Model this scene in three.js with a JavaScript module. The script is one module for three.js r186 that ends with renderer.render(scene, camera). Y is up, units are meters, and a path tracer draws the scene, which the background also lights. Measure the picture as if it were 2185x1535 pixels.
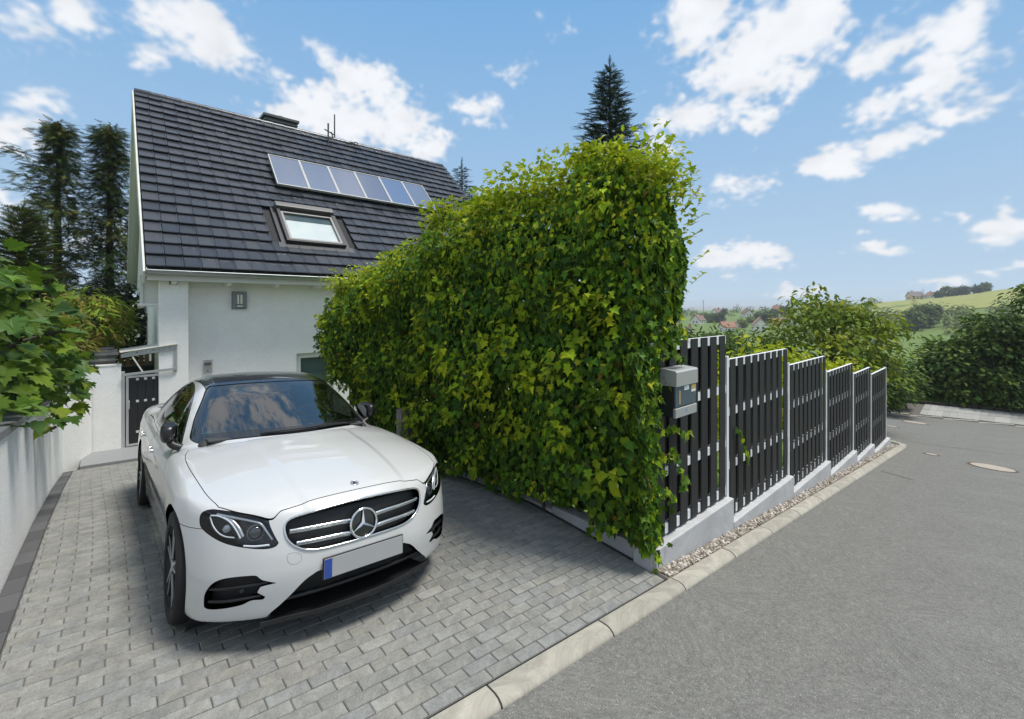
import * as THREE from 'three';
import { ImprovedNoise } from 'three/addons/math/ImprovedNoise.js';
import { mergeGeometries, mergeVertices, toCreasedNormals } from 'three/addons/utils/BufferGeometryUtils.js';
import { RoundedBoxGeometry } from 'three/addons/geometries/RoundedBoxGeometry.js';

// ================= camera, sky, sun, exposure =================
const scene = new THREE.Scene();
const renderer = new THREE.WebGLRenderer({ antialias: true });
renderer.toneMapping = THREE.LinearToneMapping;
renderer.toneMappingExposure = 1.34;
renderer.shadowMap.enabled = true;
const EYE = new THREE.Vector3(0, 1.93, 0);
const FWD = new THREE.Vector3(0.66654, 0, -0.74547).normalize();       // level camera, lens shifted down a little
const SIDE = new THREE.Vector3(0.74547, 0, 0.66654).normalize();
const camera = new THREE.PerspectiveCamera(2 * Math.atan(880 / 959) * 180 / Math.PI, 2185 / 1760, 0.05, 3000);
camera.position.copy(EYE);
camera.lookAt(EYE.clone().add(FWD));
camera.setViewOffset(2185, 1760, 0, 225, 2185, 1535);
camera.updateProjectionMatrix();
const SUN_DIR = new THREE.Vector3(0.24, 0.92, 0.26).normalize();
const sun = new THREE.DirectionalLight(new THREE.Color(1.0, 0.955, 0.87), 3.0);
sun.position.copy(SUN_DIR).multiplyScalar(60);
sun.castShadow = true; sun.shadow.radius = 34; sun.shadow.mapSize.set(4096, 4096);
Object.assign(sun.shadow.camera, { left: -30, right: 30, top: 30, bottom: -30, near: 1, far: 160 });
scene.add(sun, sun.target);

const PN = new ImprovedNoise();
const n3 = (x, y, z) => PN.noise(x, y, z);
function fbm(x, y, z, o = 4) { let s = 0, a = 0.5; for (let i = 0; i < o; i++) { s += a * PN.noise(x, y, z); x = x * 2.03 + 7.1; y = y * 2.01 + 3.7; z = z * 2.02 + 1.3; a *= 0.5; } return s; }
function rng(seed) { let s = seed >>> 0; return () => { s = (s + 0x6d2b79f5) >>> 0; let t = Math.imul(s ^ (s >>> 15), 1 | s); t = (t + Math.imul(t ^ (t >>> 7), 61 | t)) ^ t; return ((t ^ (t >>> 14)) >>> 0) / 4294967296; }; }
const lerp = (a, b, t) => a + (b - a) * t;
const clamp = (x, a, b) => Math.min(b, Math.max(a, x));

{ // the sky: blue air paling to the horizon, fair-weather clouds [azimuth, elevation, half width, half height, density] in degrees
  const clouds = [[-84.0,26.7,5.9,3.2,1],[-91.5,25.0,1.7,1.6,0.8],[-86.7,24.0,2.5,1.9,0.8],[-95.4,17.3,2.6,1.3,0.7],[-95.9,14.6,2.3,2.2,1],[-87.8,22.7,1.2,0.7,0.5],[-96.7,9.0,0.8,0.5,0.6],[-67.3,25.5,4.5,2.7,0.9],[-70.5,21.8,7.5,3.3,1],[-63.5,21.7,5.8,3.4,1],[-58.4,19.5,2.8,1.8,0.8],[-75.4,20.8,2.8,1.4,0.8],[-51.9,24.1,3.3,1.4,0.5],[-48.0,28.2,1.6,0.8,0.35],[-69.9,27.6,2.8,1.0,0.35],[-41.8,31.7,1.5,0.6,0.2],[-26.2,30.7,4.8,2.8,0.9],[-20.3,25.8,6.9,4.5,1],[-15.0,27.0,4.5,3.5,1],[-25.2,21.2,4.2,2.3,0.9],[-20.3,20.0,2.6,1.8,0.8],[-29.3,21.3,2.5,2.4,0.35],[-8.8,23.7,2.7,1.9,0.8],[-3.5,23.5,3.1,2.5,1],[-4.8,20.6,3.3,1.9,0.9],[-9.2,18.8,2.7,1.6,0.7],[-3.2,17.4,2.0,1.1,0.7],[-8.1,15.8,3.0,1.5,0.9],[-12.6,14.7,3.0,1.3,0.9],[-21.7,5.7,4.4,1.6,1],[-7.9,9.0,2.2,0.9,0.9],[-9.2,5.8,1.7,0.7,0.8],[-0.1,7.0,1.7,1.4,1],[-22.0,14.2,2.1,1.0,0.4],[-21.3,12.7,1.8,0.8,0.4],[-22.7,11.4,1.4,0.4,0.35],[-16.3,1.8,2.5,0.7,0.8],[-4.8,1.9,1.5,0.5,0.7],[-0.7,3.2,1.1,0.4,0.6],[-3.8,8.3,0.5,0.3,0.5]];
  const R = rng(91);
  for (let i = 0; i < 420; i++) {                       // the same kind of sky all round and overhead
    const az = -180 + 360 * R(), el = Math.asin(R()) * 180 / Math.PI, k = 0.5 + R() * 1.2;
    if (az > -106 && az < 10 && el < 46) continue;
    clouds.push([az, el, (2.5 + 7.5 * R()) * k / Math.max(0.25, Math.cos(el * Math.PI / 180)), (1.4 + 4.0 * R()) * k, 0.3 + 0.5 * R()]);
  }
  const W = 2048, H = 1024, data = new Float32Array(W * H * 4);
  const air = (el) => {
    const t = Math.pow(clamp(el / 34, 0, 1), 0.62), u = clamp((el - 34) / 56, 0, 1);
    return [lerp(lerp(0.44, 0.155, t), 0.125, u), lerp(lerp(0.55, 0.325, t), 0.265, u), lerp(lerp(0.645, 0.56, t), 0.45, u)];
  };
  for (let j = 0; j < H; j++) {
    const el = ((j + 0.5) / H - 0.5) * 180, near = clouds.filter((c) => Math.abs(el - c[1]) < c[3] * 2.2 + 3);
    for (let i = 0; i < W; i++) {
      const az = ((i + 0.5) / W - 0.5) * 360, o = (j * W + i) * 4;
      let c = air(Math.max(0, el));
      if (el < 0) c = [0.30, 0.31, 0.29];
      else if (near.length) {
        const ce = Math.cos(el * Math.PI / 180), dx = ce * Math.cos(az * Math.PI / 180), dz = ce * Math.sin(az * Math.PI / 180), dy = Math.sin(el * Math.PI / 180);
        const q = 9 / (dy + 0.42), wx = dx * q, wz = dz * q;
        let m = -1, w1 = null;
        for (const cl of near) {
          let da = az - cl[0]; if (da > 180) da -= 360; if (da < -180) da += 360;
          if (Math.abs(da) > cl[2] * 2.4 + 4) continue;
          if (!w1) w1 = [fbm(wx * 0.9, wz * 0.9, 3.1, 4), fbm(wx * 0.9 + 40, wz * 0.9, 8.2, 4)];
          const a = (da + w1[0] * 4.2) / (cl[2] * 1.12), b = (el - cl[1] + w1[1] * 2.4) / (cl[3] * 1.15);
          m = Math.max(m, cl[4] * (1.0 - Math.sqrt(a * a + b * b)));
        }
        if (m > -0.75) {
          const f = fbm(wx * 1.5 + w1[1] * 1.2, wz * 1.5 + w1[0] * 1.2, 5.5, 6), g = fbm(wx * 6.2 + 9 + f, wz * 6.2, 1.5, 5);
          const d = clamp((m * 1.3 + 0.12 + 0.95 * f + 0.75 * g) / 0.80, 0, 1), den = d * d * (3 - 2 * d);
          const body = clamp(0.5 + m * 0.45 + f * 0.6, 0, 1), lum = lerp(0.64, 0.73, body) - 0.09 * clamp(fbm(wx * 1.1 + 3, wz * 1.1, 9, 3) * 2, 0, 1);
          for (let k = 0; k < 3; k++) c[k] = lerp(c[k], lum * [0.985, 1.0, 1.03][k], den * 0.96);
        }
      }
      data[o] = c[0]; data[o + 1] = c[1]; data[o + 2] = c[2]; data[o + 3] = 1;
    }
  }
  const tex = new THREE.DataTexture(data, W, H, THREE.RGBAFormat, THREE.FloatType);
  tex.mapping = THREE.EquirectangularReflectionMapping; tex.magFilter = THREE.LinearFilter; tex.minFilter = THREE.LinearFilter; tex.needsUpdate = true;
  scene.background = tex; scene.environment = tex;
}

// ================= helpers =================
const taken = new Map();
function numbered(name) { const n = taken.get(name) ?? 0; taken.set(name, n + 1); return n ? name + '_' + String(n).padStart(3, '0') : name; }
function shade(o) { o.traverse((m) => { if (m.isMesh) { m.castShadow = true; m.receiveShadow = true; } }); return o; }
function thing(name, label, category, pos = [0, 0, 0], turn = 0, group) {
  const o = new THREE.Group(); o.name = numbered(name); o.position.set(...pos); o.rotation.y = turn;
  o.userData = { label, category }; if (group) o.userData.group = group;
  scene.add(o); return o;
}
function part(parent, name, geometry, material, pos, rot) {
  const m = new THREE.Mesh(geometry, material); m.name = name;
  if (pos) m.position.set(...pos); if (rot) m.rotation.set(...rot);
  m.castShadow = m.receiveShadow = true; parent.add(m); return m;
}
function sub(parent, name) { const g = new THREE.Group(); g.name = name; parent.add(g); return g; }
function structure(name, geometry, material) {
  const m = geometry ? new THREE.Mesh(geometry, material) : new THREE.Group(); m.name = numbered(name); m.userData = { kind: 'structure' };
  m.castShadow = m.receiveShadow = true; scene.add(m); return m;
}
function relabel(o, label, group) { o.userData = { ...o.userData, label }; if (group) o.userData.group = group; return o; }
function copyOf(o, base, pos, turn, label) { const c = o.clone(); c.name = numbered(base); c.position.set(...pos); c.rotation.y = turn; c.userData = { ...o.userData, label }; scene.add(c); return c; }
const box = (w, h, d, x = 0, y = 0, z = 0) => new THREE.BoxGeometry(w, h, d).translate(x, y, z);
const rbox = (w, h, d, r = 0.006, x = 0, y = 0, z = 0) => new RoundedBoxGeometry(w, h, d, 2, r).translate(x, y, z);
const cyl = (r0, r1, h, n = 16) => new THREE.CylinderGeometry(r0, r1, h, n);
function clean(g) { const h = g.index ? g.toNonIndexed() : g; for (const k of Object.keys(h.attributes)) if (!['position', 'normal', 'uv'].includes(k)) h.deleteAttribute(k); if (!h.attributes.uv) h.setAttribute('uv', new THREE.BufferAttribute(new Float32Array(h.attributes.position.count * 2), 2)); return h; }
const merge = (list) => mergeGeometries(list.map(clean));
function uvBox(g, s = 1) {                              // texture coordinates in metres, by the way each face points
  g = g.index ? g.toNonIndexed() : g;
  const p = g.attributes.position, uv = new Float32Array(p.count * 2), a = new THREE.Vector3(), b = new THREE.Vector3(), c = new THREE.Vector3();
  for (let i = 0; i < p.count; i += 3) {
    a.fromBufferAttribute(p, i); b.fromBufferAttribute(p, i + 1); c.fromBufferAttribute(p, i + 2);
    const n = b.clone().sub(a).cross(c.clone().sub(a)), x = Math.abs(n.x), y = Math.abs(n.y), z = Math.abs(n.z);
    [a, b, c].forEach((v, k) => { const t = y >= x && y >= z ? [v.x, v.z] : x >= z ? [v.z, v.y] : [v.x, v.y]; uv[(i + k) * 2] = t[0] * s; uv[(i + k) * 2 + 1] = t[1] * s; });
  }
  g.setAttribute('uv', new THREE.BufferAttribute(uv, 2)); return g;
}
function tube(pts, r, seg = 24, rad = 8, closed = false) { return new THREE.TubeGeometry(new THREE.CatmullRomCurve3(pts.map((p) => new THREE.Vector3(...p)), closed), seg, r, rad, closed); }
function bar(a, b, w, d = w) {                           // straight square bar from a to b
  const A = new THREE.Vector3(...a), B = new THREE.Vector3(...b), l = A.distanceTo(B), g = new THREE.BoxGeometry(w, l, d);
  g.applyQuaternion(new THREE.Quaternion().setFromUnitVectors(new THREE.Vector3(0, 1, 0), B.clone().sub(A).normalize())); return g.translate(...A.add(B).multiplyScalar(0.5).toArray());
}
function prism(outline, depth, bevel = 0) {              // outline in x, y; pushed out along z
  const s = new THREE.Shape(outline.map(([x, y]) => new THREE.Vector2(x, y)));
  return new THREE.ExtrudeGeometry(s, { depth, bevelEnabled: bevel > 0, bevelSize: bevel, bevelThickness: bevel, bevelSegments: 2, steps: 1 });
}
function grain(size, fn, srgb = true) {                  // fn(u, v) over a tile in 0..1 gives [r, g, b] in 0..1
  const d = new Uint8Array(size * size * 4);
  for (let j = 0; j < size; j++) for (let i = 0; i < size; i++) { const c = fn(i / size, j / size), o = (j * size + i) * 4; for (let k = 0; k < 3; k++) d[o + k] = clamp(Math.round(c[k] * 255), 0, 255); d[o + 3] = 255; }
  const t = new THREE.DataTexture(d, size, size); t.wrapS = t.wrapT = THREE.RepeatWrapping; t.magFilter = THREE.LinearFilter; t.minFilter = THREE.LinearMipmapLinearFilter; t.generateMipmaps = true;
  if (srgb) t.colorSpace = THREE.SRGBColorSpace; t.needsUpdate = true; return t;
}
function tileNoise(u, v, f, seed, o = 3) {               // noise that closes up at the edges of its tile
  const a = u * Math.PI * 2, b = v * Math.PI * 2, r = f / (Math.PI * 2);
  return fbm(Math.cos(a) * r + seed, Math.sin(a) * r + Math.cos(b) * r * 1.0, Math.sin(b) * r + seed * 0.7, o);
}
const std = (o) => new THREE.MeshStandardMaterial(o);
const phys = (o) => new THREE.MeshPhysicalMaterial(o);
const lin = (r, g, b) => new THREE.Color().setRGB(r, g, b);
const wrapTex = (t, x, y = x) => { const c = t.clone(); c.repeat.set(x, y); c.needsUpdate = true; return c; };
// ================= ground: terrain, road, kerb, driveway =================
const drvA = (z) => { const t = [[-1.6, -0.118], [-1.95, -0.12], [-3.0, -0.112], [-3.58, -0.118], [-5, -0.215], [-6.51, -0.33], [-8.5, -0.56], [-10.55, -0.87], [-12, -0.89], [-30, -0.9]]; for (let i = 0; i < t.length - 1; i++) if (z >= t[i + 1][0]) return lerp(t[i][1], t[i + 1][1], clamp((z - t[i][0]) / (t[i + 1][0] - t[i][0]), 0, 1)); return -0.9; };
const drvB = (z) => z > -3.58 ? lerp(-0.105, -0.058, clamp((-1.95 - z) / 1.63, 0, 1)) : z > -6.51 ? -0.058 : lerp(-0.058, -0.03, clamp((-6.51 - z) / 4, 0, 1));
const drive = (x, z) => drvA(z) + drvB(z) * (x - 1.18);
const roadY = (x) => -0.105 * x - 0.035;
const FARKERB = (z) => 25.1 + (z + 3.65) * 0.59;         // the road ends against a cross street here
function terrain(x, z) {
  const r = Math.hypot(x, z), ph = Math.atan2(z, x) * 180 / Math.PI;
  const near = -0.105 * clamp(x, -30, 40) - 0.22 - 0.12 * clamp(-z - 2.6, 0, 9);
  const crest = ph > 20 ? 9 : ph > 0 ? 15 : ph > -8 ? lerp(5.5, 14.5, (ph + 8) / 8) : ph > -30 ? lerp(-5, 5.5, Math.pow((ph + 30) / 22, 1.6)) : -5;
  const c2 = crest + 1.5 * n3(x * 0.006, 2.2, z * 0.006);
  let far;
  if (r < 120) far = lerp(-5, -11, sstep(30, 120, r)); else far = lerp(-11, c2, sstep(120, 470, r));
  if (r > 470) far = c2 - (r - 470) * 0.006;
  return lerp(near, far + 0.8 * n3(x * 0.03, 5.1, z * 0.03), sstep(28, 60, r));
}
function sstep(a, b, x) { const t = clamp((x - a) / (b - a), 0, 1); return t * t * (3 - 2 * t); }
const texGrass = grain(256, (u, v) => { const n = tileNoise(u, v, 10, 2.1, 4), m = tileNoise(u, v, 40, 6.6, 2); return [0.36 + 0.22 * n + 0.10 * m, 0.44 + 0.2 * n + 0.12 * m, 0.19 + 0.1 * n]; });
{
  const radii = [0, 3, 6, 10, 14, 18, 22, 26, 30, 36, 44, 54, 66, 80, 100, 125, 155, 190, 230, 270, 310, 350, 390, 430, 470, 520, 600, 750, 1000, 1500, 2400], N = 220;
  const pos = [], uv = [], idx = [];
  radii.forEach((r, i) => { for (let k = 0; k <= N; k++) { const a = k / N * Math.PI * 2, x = Math.cos(a) * r, z = Math.sin(a) * r; pos.push(x, terrain(x, z) - (r < 30 ? 0.02 : 0), z); uv.push(x / 6, z / 6); } });
  for (let i = 0; i < radii.length - 1; i++) for (let k = 0; k < N; k++) { const a = i * (N + 1) + k, b = a + N + 1; idx.push(a, a + 1, b, a + 1, b + 1, b); }
  const g = new THREE.BufferGeometry(); g.setAttribute('position', new THREE.Float32BufferAttribute(pos, 3)); g.setAttribute('uv', new THREE.Float32BufferAttribute(uv, 2)); g.setIndex(idx); g.computeVertexNormals();
  structure('ground', g, std({ map: texGrass, roughness: 1 }));
}
// ---- road ----
const texAsphalt = grain(1024, (u, v) => {
  const big = tileNoise(u, v, 5, 3.3, 3), mid = tileNoise(u, v, 60, 1.7, 2), s = Math.sin(Math.floor(u * 512) * 127.1 + Math.floor(v * 512) * 311.7) * 43758.5453, h = s - Math.floor(s);
  let t = 0.432 + 0.035 * big + 0.10 * mid + (h - 0.5) * 0.10; if (h > 0.982) t += 0.17; if (h < 0.04) t -= 0.12;
  return [t * 1.005, t, t * 0.965];
});
const bumpAsphalt = grain(512, (u, v) => { const t = 0.5 + 0.9 * tileNoise(u, v, 90, 4.4, 2); return [t, t, t]; }, false);
function sheet(x0, x1, z0, z1, nx, nz, f, us = 0.5) {
  const pos = [], uv = [], idx = [];
  for (let j = 0; j <= nz; j++) for (let i = 0; i <= nx; i++) { const z = lerp(z0, z1, j / nz), xa = typeof x0 === 'function' ? x0(z) : x0, xb = typeof x1 === 'function' ? x1(z) : x1, x = lerp(xa, xb, i / nx); pos.push(x, f(x, z), z); uv.push(x * us, z * us); }
  for (let j = 0; j < nz; j++) for (let i = 0; i < nx; i++) { const a = j * (nx + 1) + i; idx.push(a, a + nx + 1, a + 1, a + 1, a + nx + 1, a + nx + 2); }
  const g = new THREE.BufferGeometry(); g.setAttribute('position', new THREE.Float32BufferAttribute(pos, 3)); g.setAttribute('uv', new THREE.Float32BufferAttribute(uv, 2)); g.setIndex(idx); g.computeVertexNormals(); return g;
}
const roadSurf = (x, z) => roadY(x) + 0.006 * n3(x * 0.5, 1, z * 0.5) + 0.012 * n3(x * 0.12, 4, z * 0.12);
const matRoad = std({ map: texAsphalt, bumpMap: wrapTex(bumpAsphalt, 4), bumpScale: 0.004, roughness: 0.92 });
{
  // one sheet: the road itself, widening past the end of the fence into the cross street
  const pos = [], uv = [], idx = [], NX = 120, NZ = 30;
  for (let j = 0; j <= NZ; j++) for (let i = 0; i <= NX; i++) {
    const x = lerp(-9, 30, i / NX), zl = x < 14.75 ? -1.80 : lerp(-1.80, -9.5, sstep(14.75, 17.5, x)), z = lerp(zl, 8, Math.pow(j / NZ, 1.2));
    pos.push(x, roadSurf(x, z), z); uv.push(x * 0.5, z * 0.5);
  }
  for (let j = 0; j < NZ; j++) for (let i = 0; i < NX; i++) { const a = j * (NX + 1) + i; idx.push(a, a + NX + 1, a + 1, a + 1, a + NX + 1, a + NX + 2); }
  const g = new THREE.BufferGeometry(); g.setAttribute('position', new THREE.Float32BufferAttribute(pos, 3)); g.setAttribute('uv', new THREE.Float32BufferAttribute(uv, 2)); g.setIndex(idx); g.computeVertexNormals();
  structure('road', g, matRoad);
}
// ---- kerb stones along the drive and the fence ----
const texStone = grain(256, (u, v) => { const n = tileNoise(u, v, 8, 9.1, 4), m = tileNoise(u, v, 50, 2.2, 2), t = 0.60 + 0.12 * n + 0.07 * m; return [t * 1.01, t * 0.985, t * 0.915]; });
const matKerb = [1, 0.93, 1.06].map((k) => std({ map: texStone, color: lin(k, k, k), roughness: 0.95, bumpMap: texStone, bumpScale: 0.004 }));
{
  const kerb = structure('kerb');
  const prof = [[-1.955, -0.20], [-1.955, -0.012], [-1.945, 0], [-1.875, 0], [-1.845, -0.008], [-1.82, -0.024], [-1.805, -0.048], [-1.80, -0.2]];
  for (let k = 0; k < 22; k++) {
    const x0 = -6.44 + k, x1 = Math.min(x0 + 1, 14.9), L = x1 - x0 - 0.008, pos = [], idx = [], uv = [];
    if (L < 0.1) continue;
    for (const x of [0, L]) for (const [z, y] of prof) { pos.push(x, y, z); uv.push(x + k * 0.37, z * 2 + y); }
    const n = prof.length; for (let i = 0; i < n - 1; i++) idx.push(i, n + i, i + 1, i + 1, n + i, n + i + 1);
    for (let i = 1; i < n - 1; i++) { idx.push(0, i, i + 1); idx.push(n, n + i + 1, n + i); }
    let g = new THREE.BufferGeometry(); g.setAttribute('position', new THREE.Float32BufferAttribute(pos, 3)); g.setAttribute('uv', new THREE.Float32BufferAttribute(uv, 2)); g.setIndex(idx);
    g = toCreasedNormals(g, 0.7);
    part(kerb, 'kerb_stone', g, matKerb[(k * 7 + 1) % 3], [x0, -0.105 * x0 + 0.005 * n3(k * 1.7, 0, 0), 0], [0, 0, -Math.atan(0.105)]);
  }
  // rounded end at the corner of the cross street
  const pts = [[14.9, -1.87], [15.2, -1.92], [15.42, -2.08], [15.5, -2.35]];
  for (let k = 0; k < 3; k++) { const a = pts[k], b = pts[k + 1], l = Math.hypot(b[0] - a[0], b[1] - a[1]); part(kerb, 'kerb_stone', uvBox(rbox(l, 0.2, 0.15, 0.025)), matKerb[k % 3], [(a[0] + b[0]) / 2, -0.105 * (a[0] + b[0]) / 2 - 0.104, (a[1] + b[1]) / 2], [0, -Math.atan2(b[1] - a[1], b[0] - a[0]), -0.09]); }
}
// ---- driveway: pavers in running bond on a bed of sand ----
const wallX = (z) => z > -10.4 ? -0.585 : lerp(-0.585, -0.26, clamp((-10.4 - z) / 1.0, 0, 1));
const paverTex = grain(512, (u, v) => {
  const n = tileNoise(u, v, 7, 5.5, 4), m = tileNoise(u, v, 70, 1.1, 2), q = tileNoise(u, v, 22, 7.4, 2), s = Math.sin(Math.floor(u * 256) * 12.9898 + Math.floor(v * 256) * 78.233) * 43758.5453, h = s - Math.floor(s);
  let t = 0.505 + 0.11 * n + 0.10 * m + 0.05 * q + (h - 0.5) * 0.05; if (h > 0.993) t += 0.14; if (h < 0.006) t -= 0.16;
  return [t * 1.0, t, t * 0.97];
});
{
  const top = structure('driveway', sheet((z) => wallX(z) + 0.02, 3.52, -10.56, -1.957, 20, 60, (x, z) => drive(x, z) - 0.008, 2), std({ color: lin(0.11, 0.105, 0.097), roughness: 1 }));
  const L = 0.2095, Wd = 0.0845, R = rng(5), tones = [[1.02, 1.02, 1.02], [0.93, 0.935, 0.94], [1.07, 1.06, 1.04], [0.86, 0.865, 0.875], [1.0, 0.985, 0.95], [0.95, 0.97, 1.0], [1.12, 1.11, 1.10]];
  const mats = tones.map((t) => std({ map: paverTex, color: lin(...t), roughness: 0.93, bumpMap: paverTex, bumpScale: 0.003 }));
  const stoneGeo = (len, k) => {                         // chamfered block, its top at y = 0
    const a = len / 2 - 0.0022, b = Wd / 2 - 0.0022, c = 0.0045, h = 0.05, P = [], idx = [], uv = [];
    [[a, b, -h], [a, b, -c], [a - c, b - c, 0]].forEach(([x, z, y]) => [[-1, -1], [1, -1], [1, 1], [-1, 1]].forEach(([i, j]) => { P.push(x * i, y, z * j); uv.push(x * i * 2 + k * 0.317, z * j * 2 + k * 0.519); }));
    for (let r = 0; r < 2; r++) for (let i = 0; i < 4; i++) { const p = r * 4 + i, q = r * 4 + (i + 1) % 4; idx.push(p, p + 4, q, q, p + 4, q + 4); }
    idx.push(8, 11, 9, 9, 11, 10);
    let g = new THREE.BufferGeometry(); g.setAttribute('position', new THREE.Float32BufferAttribute(P, 3)); g.setAttribute('uv', new THREE.Float32BufferAttribute(uv, 2)); g.setIndex(idx); g = g.toNonIndexed(); g.computeVertexNormals(); return g;
  };
  const geos = [...Array(9)].map((_, k) => stoneGeo(L, k)), list = [];
  const rows = Math.floor((10.54 - 1.96) / Wd);
  for (let r = 0; r < rows; r++) {
    const z = -1.96 - (r + 0.5) * Wd, xl = wallX(z) + 0.125, xr = 3.47;
    let x = -0.9 + (r % 2) * L / 2 + 0.055 * Math.sin(r * 0.05);
    for (; x < xr; x += L) {
      const a = Math.max(x, xl), b = Math.min(x + L, xr); if (b - a < 0.014) continue;
      list.push([(a + b) / 2, z, b - a, Math.floor(R() * 9), [0, 0, 0, 1, 1, 2, 3, 4, 5, 5, 6][Math.floor(R() * 11)], R(), R(), R()]);
    }
  }
  const seen = (x, z) => { const y = drive(x, z), v = new THREE.Vector3(x, y, z).sub(EYE), d = v.dot(FWD), px = 1092 + 959 * v.dot(SIDE) / d, py = 655 - 959 * v.y / d; return d > 0 && px > -40 && px < 2200 && py < 1570 && !(x > 0.2 && x < 2.1 && z < -3.1 && z > -7.6) ? d : 99; };
  list.sort((a, b) => seen(a[0], a[1]) - seen(b[0], b[1]));
  const m4 = new THREE.Matrix4(), place = ([x, z, len, gi, mi, r1, r2, r3]) => {
    const e = 0.05, nx = (drive(x + e, z) - drive(x - e, z)) / (2 * e), nz = (drive(x, z + e) - drive(x, z - e)) / (2 * e);
    return new THREE.Matrix4().compose(new THREE.Vector3(x, drive(x, z) + (r1 - 0.5) * 0.004, z), new THREE.Quaternion().setFromEuler(new THREE.Euler(-Math.atan(nz) + (r2 - 0.5) * 0.012, (r3 - 0.5) * 0.008, Math.atan(nx) + (r3 - 0.5) * 0.012)), new THREE.Vector3(len / L, 1, 1));
  };
  const rest = tones.map(() => []);
  list.forEach((p, i) => {
    const M = place(p);
    if (i < 300) { const m = part(top, 'paver', geos[p[3]], mats[p[4]]); M.decompose(m.position, m.quaternion, m.scale); }
    else rest[p[4]].push(M);
  });
  rest.forEach((ms, k) => { const im = new THREE.InstancedMesh(geos[k], mats[k], ms.length); ms.forEach((M, i) => im.setMatrixAt(i, M)); im.name = 'pavers'; im.userData.kind = 'stuff'; im.castShadow = im.receiveShadow = true; top.add(im); });
  // dark edging along the foot of the white wall
  const matEdge = [0.085, 0.07, 0.10].map((v) => std({ color: lin(v, v, v * 1.05), roughness: 0.95, bumpMap: texStone, bumpScale: 0.003 }));
  for (let k = 0; k < 28; k++) { const z = -2.15 - k * 0.3, x = wallX(z) + 0.062; part(top, 'edging_stone', uvBox(rbox(0.112, 0.06, 0.292, 0.006)), matEdge[k % 3], [x, drive(x, z) - 0.022, z], [-Math.atan((drive(x, z - 0.15) - drive(x, z + 0.15)) / -0.3), 0, 0]); }
  // narrow drain strip on the right, along the plinth
  part(top, 'drain_strip', sheet(3.473, 3.515, -6.5, -1.958, 1, 30, (x, z) => drive(x, z) - 0.003, 2), std({ color: lin(0.045, 0.045, 0.045), roughness: 0.8 }));
  // slab in front of the gate
  const slab = structure('gate_slab');
  const sm = [0.25, 0.22].map((v) => std({ color: lin(v * 0.97, v, v * 1.04), roughness: 0.7, bumpMap: texStone, bumpScale: 0.002 }));
  part(slab, 'slab', uvBox(rbox(0.9, 0.09, 0.94, 0.004)), sm[0], [0.06, -0.835, -11.03], [0, 0, -0.03]);
  part(slab, 'slab', uvBox(rbox(0.9, 0.09, 0.94, 0.004)), sm[1], [0.968, -0.862, -11.03], [0, 0, -0.03]);
  part(slab, 'slab', uvBox(rbox(1.6, 0.09, 0.94, 0.004)), sm[0], [2.226, -0.90, -11.03], [0, 0, -0.03]);
}
// ================= house =================
const texPlaster = grain(512, (u, v) => { const n = tileNoise(u, v, 30, 3.9, 3), m = tileNoise(u, v, 90, 8.1, 2), b = tileNoise(u, v, 3, 1.9, 3), t = 0.915 + 0.035 * n + 0.03 * m + 0.035 * b; return [t, t, t * 0.99]; });
const bumpPlaster = grain(512, (u, v) => { const t = 0.5 + 0.7 * tileNoise(u, v, 60, 2.9, 3); return [t, t, t]; }, false);
const matPlaster = std({ map: texPlaster, bumpMap: wrapTex(bumpPlaster, 2), bumpScale: 0.006, roughness: 0.95 });
const matWhitePaint = std({ color: lin(0.66, 0.66, 0.62), roughness: 0.6 });
const matSoffit = std({ color: lin(0.62, 0.62, 0.58), roughness: 0.7 });
const matZinc = std({ color: lin(0.36, 0.39, 0.40), roughness: 0.38, metalness: 0.85 });
const matFrame = std({ color: lin(0.62, 0.63, 0.63), roughness: 0.35 });
const matAlu = std({ color: lin(0.62, 0.63, 0.64), roughness: 0.38, metalness: 0.75 });
const EAVE = { y: 2.68, z: -11.2 }, RIDGE = { y: 8.2, z: -17.04 };
const SLOPE = Math.hypot(RIDGE.y - EAVE.y, RIDGE.z - EAVE.z), TILT = Math.atan2(RIDGE.y - EAVE.y, EAVE.z - RIDGE.z);
const roofFrame = (x, s, n) => [x, EAVE.y + s * Math.sin(TILT) + n * Math.cos(TILT), EAVE.z - s * Math.cos(TILT) + n * Math.sin(TILT)];
const roofRot = [TILT - Math.PI / 2, 0, 0];              // a piece built flat in x, y (up the slope), z (out of the roof) lies on the roof; z then points out
const house = thing('house', 'white rendered house with a steep dark tiled roof', 'house');
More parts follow.
